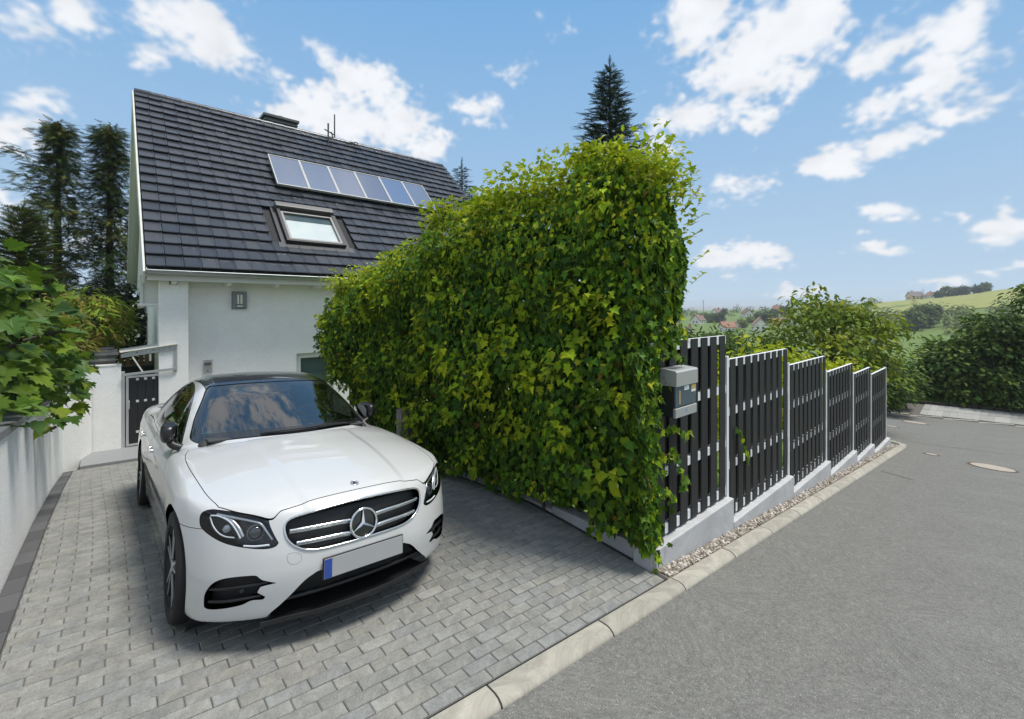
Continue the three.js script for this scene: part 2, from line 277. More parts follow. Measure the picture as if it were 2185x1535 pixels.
{
  const Z0 = -11.8, Z1 = -22.28, X0 = 0.75, X1 = 10.85;
  const s = new THREE.Shape([[X0, -1.4], [X1, -1.4], [X1, 2.95], [X0, 2.95]].map((p) => new THREE.Vector2(...p)));
  const h = new THREE.Path([[3.42, -1.05], [4.33, -1.05], [4.33, 0.775], [3.42, 0.775]].map((p) => new THREE.Vector2(...p))); s.holes.push(h);
  const front = new THREE.ExtrudeGeometry(s, { depth: 0.32, bevelEnabled: false }).translate(0, 0, Z0 - 0.32);
  part(house, 'front_wall', uvBox(front, 0.8), matPlaster);
  const gable = (x) => { const g = prism([[-Z0 - 0.001 + 0.32, -1.4], [-Z1, -1.4], [-Z1, 2.5], [17.04, 7.72], [-Z0 + 0.32, 2.75]], 0.32).rotateY(Math.PI / 2); return g.translate(x, 0, 0); };
  part(house, 'gable_wall', uvBox(gable(X0), 0.8), matPlaster);
  part(house, 'gable_wall', uvBox(gable(X1 - 0.32), 0.8), matPlaster);
  part(house, 'rear_wall', uvBox(box(X1 - X0 - 0.65, 4, 0.3, (X0 + X1) / 2, 0.6, Z1 + 0.15), 0.8), matPlaster);
  // wall return under the eaves at the left corner, notched round a rafter
  const pil = [[0.735, -1.3], [1.2, -1.3], [1.2, 2.45], [1.03, 2.45], [1.03, 2.37], [0.885, 2.37], [0.885, 2.45], [0.735, 2.45]];
  part(house, 'wall_return', uvBox(prism(pil, 0.33, 0.012).translate(0, 0, Z0 + 0.013), 0.8), matPlaster);
  // window with its reveal
  const win = sub(house, 'window');
  const fw = 0.075; part(win, 'frame', merge([box(0.91, fw, 0.07, 3.875, 0.737, Z0 - 0.13), box(0.91, fw, 0.07, 3.875, -1.012, Z0 - 0.13), box(fw, 1.675, 0.07, 3.458, -0.137, Z0 - 0.13), box(fw, 1.675, 0.07, 4.292, -0.137, Z0 - 0.13)]), matFrame);
  part(win, 'sash', merge([box(0.756, 0.05, 0.05, 3.875, 0.672, Z0 - 0.12), box(0.05, 1.62, 0.05, 3.522, -0.165, Z0 - 0.12), box(0.05, 1.62, 0.05, 4.228, -0.165, Z0 - 0.12)]), std({ color: lin(0.70, 0.71, 0.70), roughness: 0.4 }));
  part(win, 'pane', box(0.66, 1.62, 0.006, 3.875, -0.165, Z0 - 0.125), phys({ color: lin(0.82, 0.88, 0.87), roughness: 0.03, transmission: 1, thickness: 0 }));
  part(win, 'blind', box(0.80, 1.70, 0.01, 3.875, -0.15, Z0 - 0.24), std({ color: lin(0.20, 0.23, 0.225), roughness: 0.9 }));
  // roof
  const roof = sub(house, 'roof');
  const matDeck = std({ color: lin(0.03, 0.03, 0.032), roughness: 0.9 });
  part(roof, 'roof_deck', box(10.55, SLOPE - 0.02, 0.1), matDeck, roofFrame(5.8, SLOPE / 2 - 0.01, -0.07), roofRot);
  part(roof, 'rear_slope', box(10.6, SLOPE, 0.12), std({ color: lin(0.035, 0.036, 0.04), roughness: 0.5 }), [5.8, (EAVE.y + RIDGE.y) / 2 - 0.05, -17.04 - (EAVE.z - RIDGE.z) / 2], [-(TILT - Math.PI / 2), 0, 0]);
  const tone = [[0.036, 0.041, 0.053], [0.043, 0.048, 0.060], [0.030, 0.035, 0.046], [0.048, 0.053, 0.064]].map((c, i) => std({ color: lin(...c), roughness: 0.22 + 0.04 * i, metalness: 0.12, bumpMap: wrapTex(bumpPlaster, 0.6), bumpScale: 0.001 }));
  const G = SLOPE / 21, TW = 0.3025;
  const tileGeo = () => {                                  // built flat: x across, y up the slope, z out; the foot stands proud of the tile below
    const w = TW / 2 - 0.006, l = G + 0.03, ch = 0.013, top = (y) => lerp(0.078, 0.022, y / l);
    const ring = (x0, x1) => [[x0, 0.004, top(0) - 0.026], [x0, 0, top(0) - ch], [x0, ch, top(0)], [x0, l, top(l)]].map((p, i) => [p, [x1, p[1], p[2]]]);
    const P = []; const quad = (a, b, c, d) => P.push(...a, ...b, ...c, ...a, ...c, ...d);
    const r = ring(-w, w); for (let i = 0; i < 3; i++) quad(r[i][0], r[i][1], r[i + 1][1], r[i + 1][0]);
    quad([-w, 0, top(0) - 0.026], [-w, 0, top(0) - ch], [-w, l, top(l)], [-w, l, 0]); quad([w, 0, top(0) - 0.026], [w, l, 0], [w, l, top(l)], [w, 0, top(0) - ch]); quad([-w, 0.004, top(0) - 0.026], [-w, l, 0], [w, l, 0], [w, 0.004, top(0) - 0.026]);
    const rb = w - 0.030, rh = 0.010;                      // raised side lap
    quad([rb, 0, top(0) + rh], [w, 0, top(0) + rh], [w, l, top(l) + rh], [rb, l, top(l) + rh]); quad([rb, 0, top(0)], [rb, 0, top(0) + rh], [rb, l, top(l) + rh], [rb, l, top(l)]); quad([rb, 0, top(0) - 0.01], [w, 0, top(0) - 0.01], [w, 0, top(0) + rh], [rb, 0, top(0) + rh]);
    quad([w, 0, top(0) - ch], [w, l, top(l)], [w, l, top(l) + rh], [w, 0, top(0) + rh]);
    const g = new THREE.BufferGeometry(); g.setAttribute('position', new THREE.Float32BufferAttribute(P, 3)); g.computeVertexNormals();
    const uv = []; for (let i = 0; i < P.length; i += 3) uv.push(P[i], P[i + 1]); g.setAttribute('uv', new THREE.Float32BufferAttribute(uv, 2)); return g;
  };
  const tg = tileGeo(), R = rng(77), list = [];
  const hole = (x, s) => x > 3.02 && x < 4.93 && s > 0.98 && s < 2.78;
  for (let r = 0; r < 21; r++) for (let c = 0; c < 35; c++) {
    const x = 0.515 + (c + 0.5) * TW, sl = r * G + 0.005;
    if (hole(x, sl + G / 2)) continue;
    const p = new THREE.Vector3(...roofFrame(x, sl, 0)), d = p.clone().sub(EYE).length();
    list.push({ x, sl, k: Math.floor(R() * 4), j: R(), d: x > 6.3 && sl < 4.5 - (x - 6.3) * 0.1 ? d + 50 : d });
  }
  list.sort((a, b) => a.d - b.d);
  const rest = [[], [], [], []];
  list.forEach((t, i) => {
    const M = new THREE.Matrix4().compose(new THREE.Vector3(...roofFrame(t.x, t.sl, (t.j - 0.5) * 0.005)), new THREE.Quaternion().setFromEuler(new THREE.Euler(roofRot[0] + (t.j - 0.5) * 0.022, 0, (R() - 0.5) * 0.006)), new THREE.Vector3(1, 1, 1));
    if (i < 300) { const m = part(roof, 'roof_tile', tg, tone[t.k]); M.decompose(m.position, m.quaternion, m.scale); } else rest[t.k].push(M);
  });
  rest.forEach((ms, k) => { const im = new THREE.InstancedMesh(tg, tone[k], ms.length); ms.forEach((M, i) => im.setMatrixAt(i, M)); im.name = 'roof_tiles'; im.userData.kind = 'stuff'; im.castShadow = im.receiveShadow = true; roof.add(im); });
  // ridge: half-round caps laid end to end
  const capG = new THREE.CylinderGeometry(0.105, 0.118, 0.375, 14).rotateZ(Math.PI / 2);
  for (let k = 0; k < 29; k++) part(roof, 'ridge_tile', capG, tone[k % 4], [0.70 + k * 0.3625, RIDGE.y - 0.02, RIDGE.z]);
  // barge board, eaves box, gutter
  part(roof, 'barge_board', box(0.035, SLOPE + 0.1, 0.30), matSoffit, roofFrame(0.485, SLOPE / 2 - 0.05, -0.145), roofRot);
  part(roof, 'verge_soffit', box(0.25, SLOPE - 0.2, 0.02), matSoffit, roofFrame(0.63, SLOPE / 2, -0.235), roofRot);
  part(roof, 'barge_board', box(0.035, SLOPE + 0.1, 0.26), matSoffit, [0.485, (EAVE.y + RIDGE.y) / 2 - 0.15, -17.04 - (EAVE.z - RIDGE.z) / 2 + 0.05], [-(TILT - Math.PI / 2), 0, 0]);
  part(roof, 'verge_soffit', box(0.25, SLOPE - 0.2, 0.02), matSoffit, [0.63, (EAVE.y + RIDGE.y) / 2 - 0.24, -17.04 - (EAVE.z - RIDGE.z) / 2 + 0.12], [-(TILT - Math.PI / 2), 0, 0]);
  part(roof, 'barge_board', box(0.035, SLOPE + 0.1, 0.24), matSoffit, roofFrame(11.11, SLOPE / 2 - 0.05, -0.12), roofRot);
  part(roof, 'eaves_soffit', box(10.55, 0.02, 0.56, 5.8, 2.475, -11.52), matSoffit);
  part(roof, 'eaves_fascia', box(10.55, 0.14, 0.025, 5.8, 2.52, -11.25), matSoffit);
  part(roof, 'eaves_return', merge([box(0.30, 0.62, 0.03, 0.585, 2.25, -11.64), box(0.05, 0.66, 0.05, 0.46, 2.24, -11.61)]), matSoffit);
  part(roof, 'overflow_pipe', new THREE.CylinderGeometry(0.032, 0.032, 0.34, 12).rotateZ(Math.PI / 2).translate(0.57, 1.965, -11.56), matWhitePaint);
  for (let k = 0; k < 11; k++) part(roof, 'rafter_end', prism([[0, 0], [0.42, 0], [0.5, 0.05], [0.5, 0.09], [0, 0.09]], 0.09).rotateY(-Math.PI / 2).translate(0, 0, 0), matWhitePaint, [1.005 + k * 0.955, 2.382, -11.78]);
  const half = (() => { const P = [], idx = [], n = 14; for (const x of [0, 10.56]) for (const rr of [0.07, 0.065]) for (let i = 0; i <= n; i++) { const a = Math.PI + i / n * Math.PI; P.push(x, Math.sin(a) * rr, Math.cos(a) * rr); } const q = n + 1; for (let i = 0; i < n; i++) { idx.push(i, i + 1, 2 * q + i, i + 1, 2 * q + i + 1, 2 * q + i); idx.push(q + i, 3 * q + i, q + i + 1, q + i + 1, 3 * q + i, 3 * q + i + 1); } const g = new THREE.BufferGeometry(); g.setAttribute('position', new THREE.Float32BufferAttribute(P, 3)); g.setIndex(idx); g.computeVertexNormals(); return g; })();
  const gt = sub(house, 'gutter');
  part(gt, 'gutter_trough', half, matZinc, [0.52, 2.635, -11.13]);
  part(gt, 'gutter_bead', new THREE.CylinderGeometry(0.013, 0.013, 10.56, 10).rotateZ(Math.PI / 2), matZinc, [5.8, 2.64, -11.06]);
  part(gt, 'gutter_end', new THREE.CylinderGeometry(0.07, 0.07, 0.006, 18).rotateZ(Math.PI / 2), matZinc, [0.52, 2.63, -11.13]);
  for (let k = 0; k < 14; k++) part(gt, 'gutter_bracket', new THREE.TorusGeometry(0.074, 0.007, 6, 14, Math.PI).rotateZ(Math.PI).rotateY(Math.PI / 2), matZinc, [0.9 + k * 0.78, 2.637, -11.13]);
  // roof window with its raised casing and the roller box above
  const sky = sub(house, 'roof_window');
  const dark = std({ color: lin(0.045, 0.042, 0.042), roughness: 0.4, metalness: 0.3 }), flash = std({ color: lin(0.055, 0.057, 0.062), roughness: 0.4, metalness: 0.6 });
  const onRoof = (name, g, m, x, s2, n) => part(sky, name, g, m, roofFrame(x, s2, n), roofRot);
  onRoof('flashing', merge([box(0.10, 1.72, 0.02, -0.80, 0.02, 0), box(0.10, 1.72, 0.02, 0.80, 0.02, 0), box(1.86, 0.20, 0.02, 0, -0.86, 0), box(1.7, 0.12, 0.02, 0, 0.86, 0)]), flash, 3.99, 1.93, 0.045);
  onRoof('casing', merge([box(0.075, 1.50, 0.12, -0.70, 0, 0), box(0.075, 1.50, 0.12, 0.70, 0, 0), box(1.325, 0.075, 0.11, 0, -0.712, 0)]), dark, 3.99, 1.90, 0.09);
  onRoof('roller_box', rbox(1.53, 0.21, 0.19, 0.03), std({ color: lin(0.13, 0.125, 0.125), roughness: 0.42, metalness: 0.5 }), 3.99, 2.66, 0.14);
  onRoof('sash', merge([box(0.05, 1.20, 0.06, -0.635, 0, 0), box(0.05, 1.20, 0.06, 0.635, 0, 0), box(1.22, 0.05, 0.055, 0, -0.58, 0), box(1.22, 0.05, 0.055, 0, 0.58, 0)]), std({ color: lin(0.22, 0.22, 0.22), roughness: 0.4, metalness: 0.6 }), 3.99, 1.83, 0.115);
  onRoof('pane', box(1.22, 1.11, 0.008), phys({ color: lin(0.93, 0.95, 0.95), roughness: 0.02, transmission: 1, thickness: 0, ior: 1.5 }), 3.99, 1.83, 0.105);
  onRoof('roller_blind', box(1.24, 0.86, 0.012, 0, -0.13, 0), std({ color: lin(0.72, 0.72, 0.71), roughness: 0.8 }), 3.99, 1.83, 0.07);
  onRoof('shade_box', box(1.24, 0.28, 0.012, 0, 0.43, -0.004), std({ color: lin(0.03, 0.05, 0.045), roughness: 0.8 }), 3.99, 1.83, 0.07);
  // chimney just behind the ridge
  const ch = sub(house, 'chimney');
  part(ch, 'stack', box(1.0, 0.9, 0.6, 4.5, 8.08, -17.55), std({ color: lin(0.05, 0.055, 0.06), roughness: 0.6 }));
  part(ch, 'cap', rbox(1.16, 0.09, 0.76, 0.01, 4.5, 8.58, -17.55), std({ color: lin(0.10, 0.11, 0.115), roughness: 0.5, metalness: 0.4 }));
  part(ch, 'cap_trim', box(1.08, 0.04, 0.68, 4.5, 8.43, -17.55), std({ color: lin(0.10, 0.11, 0.115), roughness: 0.5, metalness: 0.4 }));
  part(ch, 'flue', new THREE.CylinderGeometry(0.085, 0.085, 0.16, 14).translate(4.55, 8.68, -17.55), std({ color: lin(0.5, 0.44, 0.38), roughness: 0.8 }));
}
// ---- solar panels: six in a row, tipped up from the roof ----
{
  const texCellSheen = grain(256, (u, v) => { const l = Math.abs(((u * 12) % 1) - 0.5) < 0.05 ? 0.05 : 0, n = 0.02 * tileNoise(u, v, 20, 4, 2); return [0.40 + l + n, 0.435 + l + n, 0.51 + l + n]; });
  const cell = [[1, 1, 1], [0.95, 0.98, 1.0], [1.02, 1.0, 1.0], [0.8, 0.82, 0.86], [0.75, 0.95, 1.15], [0.95, 1.0, 1.05]].map((c) => phys({ map: texCellSheen, color: lin(...c), roughness: 0.3, metalness: 0.75, clearcoat: 1, clearcoatRoughness: 0.08 }));  // pale metallic base colour stands in for sky reflected in dark panels
  const rim = std({ color: lin(0.42, 0.42, 0.41), roughness: 0.45, metalness: 0.4 });
  const where = ['first of the six by the left roof edge', 'second from the left roof edge', 'third from the left roof edge', 'fourth from the left, greyer than its neighbours', 'fifth from the left roof edge, the bluest', 'last of the six, by the hedge leaves'];
  for (let k = 0; k < 6; k++) {
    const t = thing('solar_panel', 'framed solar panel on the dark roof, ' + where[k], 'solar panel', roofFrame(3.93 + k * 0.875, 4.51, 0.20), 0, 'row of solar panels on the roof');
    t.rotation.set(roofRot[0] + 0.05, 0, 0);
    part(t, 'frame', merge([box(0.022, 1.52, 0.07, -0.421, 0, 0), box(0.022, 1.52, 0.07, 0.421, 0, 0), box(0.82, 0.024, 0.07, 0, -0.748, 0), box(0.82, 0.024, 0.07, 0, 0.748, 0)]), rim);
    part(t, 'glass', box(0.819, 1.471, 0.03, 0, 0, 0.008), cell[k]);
    part(t, 'back_sheet', box(0.796, 1.448, 0.012, 0, 0, -0.026), std({ color: lin(0.05, 0.05, 0.05), roughness: 0.8 }));
    for (const x of [-0.3, 0.3]) part(t, 'roof_hook', merge([box(0.03, 0.05, 0.15, x, -0.6, -0.09), box(0.03, 0.05, 0.15, x, 0.6, -0.09)]), matAlu);
  }
}
// ---- antenna by the ridge ----
{
  const t = thing('antenna', 'thin metal antenna mast with a short dipole and hooked arm on the ridge', 'antenna', [6.05, 8.1, -16.95]);
  const m = std({ color: lin(0.06, 0.07, 0.075), roughness: 0.5, metalness: 0.7 });
  part(t, 'mast', new THREE.CylinderGeometry(0.022, 0.026, 1.05, 10).translate(0.22, 0.52, -0.05), m);
  part(t, 'short_rod', new THREE.CylinderGeometry(0.03, 0.024, 0.75, 10).translate(-0.12, 0.15, 0.25), m);
  part(t, 'cross_arm', merge([bar([-0.25, 0.28, 0.25], [0.2, 0.28, -0.05], 0.03), bar([0.06, 0.32, 0.06], [0.2, 0.0, -0.05], 0.035)]), m);
  part(t, 'hooked_arm', merge([tube([[0.25, 0.02, -0.05], [0.55, 0.06, 0.0], [0.85, 0.12, 0.05], [0.98, 0.14, 0.06]], 0.016), new THREE.TorusGeometry(0.07, 0.016, 8, 16).translate(1.0, 0.10, 0.06)]), m);
}
// ---- wall lamp and intercom ----
{
  const t = thing('wall_lamp', 'grey square wall lamp with two white tubes high on the white facade', 'lamp', [2.19, 2.08, -11.80]);
  const g = std({ color: lin(0.20, 0.22, 0.235), roughness: 0.45, metalness: 0.3 });
  part(t, 'back_plate', rbox(0.30, 0.40, 0.05, 0.012, 0, 0, 0.025), g);
  part(t, 'bezel', merge([rbox(0.075, 0.36, 0.07, 0.01, -0.10, 0, 0.075), rbox(0.075, 0.36, 0.07, 0.01, 0.10, 0, 0.075), box(0.13, 0.05, 0.06, 0, 0.155, 0.075)]), g);
  for (const x of [-0.033, 0.033]) part(t, 'tube', new THREE.CylinderGeometry(0.025, 0.025, 0.21, 12).translate(x, 0.02, 0.085), std({ color: lin(0.78, 0.76, 0.68), roughness: 0.3 }));
  part(t, 'sensor', rbox(0.12, 0.035, 0.05, 0.008, 0, -0.135, 0.085), std({ color: lin(0.75, 0.74, 0.70), roughness: 0.4 }));
  const i = thing('intercom', 'small metal intercom plate on the facade above the car roof', 'intercom', [1.59, 0.63, -11.80]);
  part(i, 'plate', rbox(0.17, 0.30, 0.03, 0.008, 0, 0, 0.015), matAlu);
  part(i, 'hood', rbox(0.12, 0.05, 0.06, 0.01, 0, 0.06, 0.05), std({ color: lin(0.10, 0.10, 0.10), roughness: 0.5 }));
  part(i, 'window', box(0.10, 0.09, 0.012, 0, -0.02, 0.034), std({ color: lin(0.45, 0.42, 0.36), roughness: 0.3 }));
  part(i, 'button', new THREE.CylinderGeometry(0.016, 0.016, 0.015, 12).rotateX(Math.PI / 2).translate(0, -0.1, 0.035), std({ color: lin(0.1, 0.1, 0.1), roughness: 0.5 }));
}
// ---- white side wall with a metal coping; wall end beside the gate ----
{
  const w = thing('side_wall', 'long white rendered wall with grey metal coping left of the driveway', 'wall');
  const topY = (z) => 1.04 + (z + 4.78) * 0.0815, zs = [-2.4, -4, -5.5, -7, -8.5, -10.4, -11.44], P = [], idx = [];
  zs.forEach((z) => { const x = wallX(z); P.push(x, -1.3, z, x, topY(z), z, x - 0.34, topY(z), z, x - 0.34, -1.3, z); });
  for (let i = 0; i < zs.length - 1; i++) for (let k = 0; k < 3; k++) { const a = i * 4 + k, b = a + 4; idx.push(a, b, a + 1, a + 1, b, b + 1); }
  idx.push(0, 1, 2, 0, 2, 3);
  let g = new THREE.BufferGeometry(); g.setAttribute('position', new THREE.Float32BufferAttribute(P, 3)); g.setIndex(idx);
  g = uvBox(g, 0.8); g.computeVertexNormals();
  part(w, 'wall', g, matPlaster);
  const cop = std({ color: lin(0.17, 0.175, 0.18), roughness: 0.5, metalness: 0.25, bumpMap: texStone, bumpScale: 0.002 });
  for (let i = 0; i < zs.length - 1; i++) {
    const za = zs[i], zb = zs[i + 1] + 0.004, xa = wallX(za), xb = wallX(zb), P2 = [], O = [[0.02, -0.045], [0.02, 0.012], [-0.02, 0.018], [-0.52, 0.03], [-0.52, -0.03]];
    for (const [x, z] of [[xa, za], [xb, zb]]) for (const [dx, dy] of O) P2.push(x + dx, topY(z) + dy, z);
    const id = []; for (let k = 0; k < 4; k++) id.push(k, 5 + k, k + 1, k + 1, 5 + k, 6 + k); id.push(0, 1, 2, 0, 2, 3, 0, 3, 4, 5, 7, 6, 5, 8, 7, 5, 9, 8);
    let c = new THREE.BufferGeometry(); c.setAttribute('position', new THREE.Float32BufferAttribute(P2, 3)); c.setIndex(id); c = uvBox(c, 1); c.computeVertexNormals(); part(w, 'coping', c, cop);
  }
  const e = thing('gate_wall', 'short white wall section between the side wall and the gate', 'wall');
  part(e, 'wall', uvBox(box(0.72, 2.1, 0.22, -0.205, -0.25, -11.57), 0.8), matPlaster);
  part(e, 'wall_top', uvBox(box(0.74, 0.02, 0.24, -0.205, 0.811, -11.57)), std({ color: lin(0.6, 0.6, 0.58), roughness: 0.8 }));
}
// ---- garden gate with its light canopy frame ----
{
  const t = thing('garden_gate', 'dark slatted garden gate in a grey metal frame at the end of the drive', 'gate', [0.18, -0.82, -11.5]);
  part(t, 'post', rbox(0.06, 1.50, 0.06, 0.005, 0.0, 0.75, 0), matAlu); part(t, 'post', rbox(0.06, 1.42, 0.06, 0.005, 0.80, 0.71, 0), matAlu);
  part(t, 'frame', merge([box(0.04, 1.36, 0.04, 0.065, 0.72, 0.01), box(0.04, 1.36, 0.04, 0.735, 0.72, 0.01), box(0.63, 0.04, 0.04, 0.40, 1.385, 0.01), box(0.63, 0.04, 0.04, 0.40, 0.06, 0.01)]), matAlu);
  const dk = std({ color: lin(0.012, 0.013, 0.016), roughness: 0.5 });
  for (let k = 0; k < 5; k++) part(t, 'slat', box(0.118, 1.28, 0.018, 0.155 + k * 0.123, 0.72, 0.012), dk);
  for (const y of [0.30, 0.90, 1.33]) for (let k = 0; k < 4; k++) part(t, 'bolt_plate', rbox(0.045, 0.045, 0.008, 0.002, 0.2165 + k * 0.123, y, 0.026), std({ color: lin(0.66, 0.66, 0.66), roughness: 0.5, metalness: 0.4 }));
  part(t, 'handle', tube([[0.09, 0.78, 0.03], [0.09, 0.78, 0.08], [0.09, 0.92, 0.08], [0.09, 0.92, 0.03]], 0.009), matAlu);
  const c = thing('gate_canopy', 'perforated grey metal canopy frame above the garden gate', 'canopy', [0.15, 0.62, -11.42]);
  const gm = std({ color: lin(0.42, 0.44, 0.44), roughness: 0.5, metalness: 0.5 });
  const s = new THREE.Shape([[0, 0.33], [0.86, 0.44], [0.86, 0.55], [0.3, 0.48], [0, 0.40]].map((p) => new THREE.Vector2(...p)));
  for (let k = 0; k < 7; k++) { const x = 0.24 + k * 0.085, y = 0.422 + k * 0.0105; const h = new THREE.Path(); h.absarc(x, y, 0.014, 0, Math.PI * 2); s.holes.push(h); }
  part(c, 'side_beam', new THREE.ExtrudeGeometry(s, { depth: 0.012, bevelEnabled: false, curveSegments: 10 }), gm);
  part(c, 'cover', box(0.9, 0.012, 0.9).rotateZ(0.13).translate(0.43, 0.495, -0.40), phys({ color: lin(0.75, 0.73, 0.62), transmission: 0.6, thickness: 0, roughness: 0.95 }));
  part(c, 'upright', merge([box(0.05, 0.56, 0.05, 0.845, 0.26, -0.02), box(0.03, 0.5, 0.03, 0.62, 0.2, -0.8)]), gm);
  part(c, 'lower_rail', bar([0.02, 0.0, 0.02], [0.85, 0.05, 0.02], 0.045, 0.03), gm);
  part(c, 'stay', bar([0.17, 0.34, 0.01], [0.33, 0.02, 0.0], 0.022), matWhitePaint);
}
// ---- things stored behind the gate ----
{
  const R = rng(12), tones = [0.20, 0.13, 0.32, 0.09, 0.26].map((v) => std({ color: lin(v, v, v * 0.97), roughness: 0.9, bumpMap: texStone, bumpScale: 0.004 }));
  const t = thing('slab_stack', 'stack of grey stone slabs behind the white gate wall', 'stack', [-0.17, 0.82, -12.1]);
  let y = -1.6; part(t, 'base', uvBox(box(0.5, 1.55, 0.4, 0, -0.83, 0)), tones[3]); y = -0.05;
  for (let k = 0; k < 7; k++) { const h = 0.03 + 0.05 * R(), w = k < 4 ? 0.46 + 0.1 * R() : 0.26 + 0.12 * R(); part(t, 'slab', uvBox(rbox(w, h, 0.4, 0.005)), tones[k % 5], [k < 4 ? (R() - 0.5) * 0.06 : 0.1 + (R() - 0.5) * 0.05, y + h / 2, 0], [0, (R() - 0.5) * 0.2, 0]); y += h + 0.004; }
  const c = thing('wooden_crate', 'brown slatted wooden crate seen under the gate canopy', 'crate', [0.62, 0.55, -13.4]);
  const wood = [[0.20, 0.12, 0.06], [0.26, 0.16, 0.08], [0.15, 0.09, 0.05]].map((q) => std({ color: lin(...q), roughness: 0.9 }));
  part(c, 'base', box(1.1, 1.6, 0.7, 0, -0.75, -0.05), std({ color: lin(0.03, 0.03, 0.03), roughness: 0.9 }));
  for (let k = 0; k < 9; k++) part(c, 'slat', box(0.07, 0.30, 0.03, -0.44 + k * 0.11, 0.22, 0.33), wood[k % 3]);
  part(c, 'rail', merge([box(1.05, 0.05, 0.03, 0, 0.33, 0.30), box(1.05, 0.05, 0.03, 0, 0.12, 0.30)]), wood[2]);
  const b = thing('white_box', 'small white box lying on the wooden crate', 'box', [0.86, 0.96, -13.3]);
  part(b, 'box_body', rbox(0.30, 0.11, 0.2, 0.01), std({ color: lin(0.75, 0.75, 0.74), roughness: 0.6 })); part(b, 'box_lid', rbox(0.315, 0.03, 0.215, 0.008, 0, 0.062, 0), std({ color: lin(0.7, 0.7, 0.69), roughness: 0.6 }));
}
// ================= plinth, slatted fence, letter box, gravel =================
const texConcrete = grain(512, (u, v) => { const n = tileNoise(u, v, 5, 2.7, 4), m = tileNoise(u, v, 60, 6.1, 2), q = tileNoise(u, v, 14, 4.9, 3), t = 0.70 + 0.09 * n + 0.05 * m + 0.06 * q; return [t * 0.985, t * 0.99, t]; });
const matPlinth = std({ map: texConcrete, roughness: 0.85, bumpMap: texConcrete, bumpScale: 0.004 });
const POST = [3.60, 5.17, 7.22, 9.15, 11.08, 12.75, 14.55], TOPS = [1.61, 1.335, 1.09, 0.80, 0.575, 0.395], PL = [-0.20, -0.47, -0.70, -0.935, -1.145, -1.37];
{
  const p = thing('plinth_wall', 'low grey concrete plinth stepping down under the fence', 'wall');
  for (let k = 0; k < 6; k++) {
    const a = k ? POST[k] + 0.012 : 3.475, b = POST[k + 1] + (k === 5 ? 0.12 : 0.01), y0 = -0.105 * b - 0.45;
    part(p, 'plinth_section', uvBox(rbox(b - a, PL[k] - y0, 0.19, 0.014), 0.7).translate(0.01 * k, 0, 0), matPlinth, [(a + b) / 2 - 0.01 * k, (PL[k] + y0) / 2, -2.175]);
  }
  // return along the driveway, stepping down under the hedge
  [[-2.275, -3.3, -0.20], [-3.305, -4.6, -0.24], [-4.605, -6.6, -0.36]].forEach(([za, zb, y]) => part(p, 'plinth_section', uvBox(rbox(0.17, y + 1.0, za - zb, 0.012), 0.7), matPlinth, [3.605, (y - 1.0) / 2, (za + zb) / 2]));
}
{
  const slatM = [[0.012, 0.0125, 0.014], [0.015, 0.0155, 0.017], [0.010, 0.0105, 0.012]].map((c, i) => std({ color: lin(...c), roughness: 0.55 + 0.04 * i, bumpMap: wrapTex(texConcrete, 1, 3), bumpScale: 0.0012 }));
  const rail = std({ color: lin(0.78, 0.79, 0.80), roughness: 0.45, metalness: 0.05 });
  const where = ['tallest panel, carrying the letter box', 'second panel from the hedge', 'third panel from the hedge', 'fourth panel from the hedge', 'fifth panel from the hedge', 'last and lowest panel by the junction'];
  for (let k = 0; k < 6; k++) {
    const xa = POST[k] + 0.03, xb = POST[k + 1] - 0.03, w = xb - xa, y0 = PL[k] + 0.02, h = TOPS[k] - y0;
    const t = thing('fence_panel', 'black slatted fence panel with silver rails, ' + where[k], 'fence', [xa, y0, -2.175], 0, 'fence panels stepping down along the road');
    const n = Math.max(7, Math.round(w / 0.215)), pitch = w / n;
    const fg = rbox(pitch * 0.655, h, 0.009, 0.002, 0, h / 2, 0), bg = box(pitch * 0.88, h - 0.012, 0.016, 0, h / 2 - 0.004, 0);
    for (let i = 0; i < n; i++) part(t, 'slat', fg, slatM[(i * 5 + k) % 3], [pitch * (i + 0.5), 0, 0.0265]);
    for (let i = 0; i < n - 1; i++) part(t, 'rear_slat', bg, slatM[(i + k) % 3], [pitch * (i + 1), 0, -0.032]);
    for (const f of [0.022, 0.325, 0.665, 0.972]) part(t, 'rail', box(w, f > 0.9 || f < 0.1 ? 0.09 : 0.085, 0.042), rail, [w / 2, h * f + (f < 0.1 ? 0.012 : f > 0.9 ? 0.004 : 0), 0]);
    const ph = (k ? TOPS[k] + 0.02 : PL[0] + 1.27) - (PL[k] - 0.02);
    if (k) part(t, 'post', rbox(0.052, ph + 0.02, 0.06, 0.004), rail, [-0.03, ph / 2 - 0.03, 0.002]);
    else part(t, 'post', rbox(0.055, h + 0.05, 0.07, 0.004), std({ color: lin(0.6, 0.61, 0.61), roughness: 0.6 }), [-0.045, h / 2 - 0.025, 0.01]);
    if (k === 5) part(t, 'post', rbox(0.045, h + 0.04, 0.05, 0.004), rail, [w + 0.03, h / 2, 0]);
  }
}
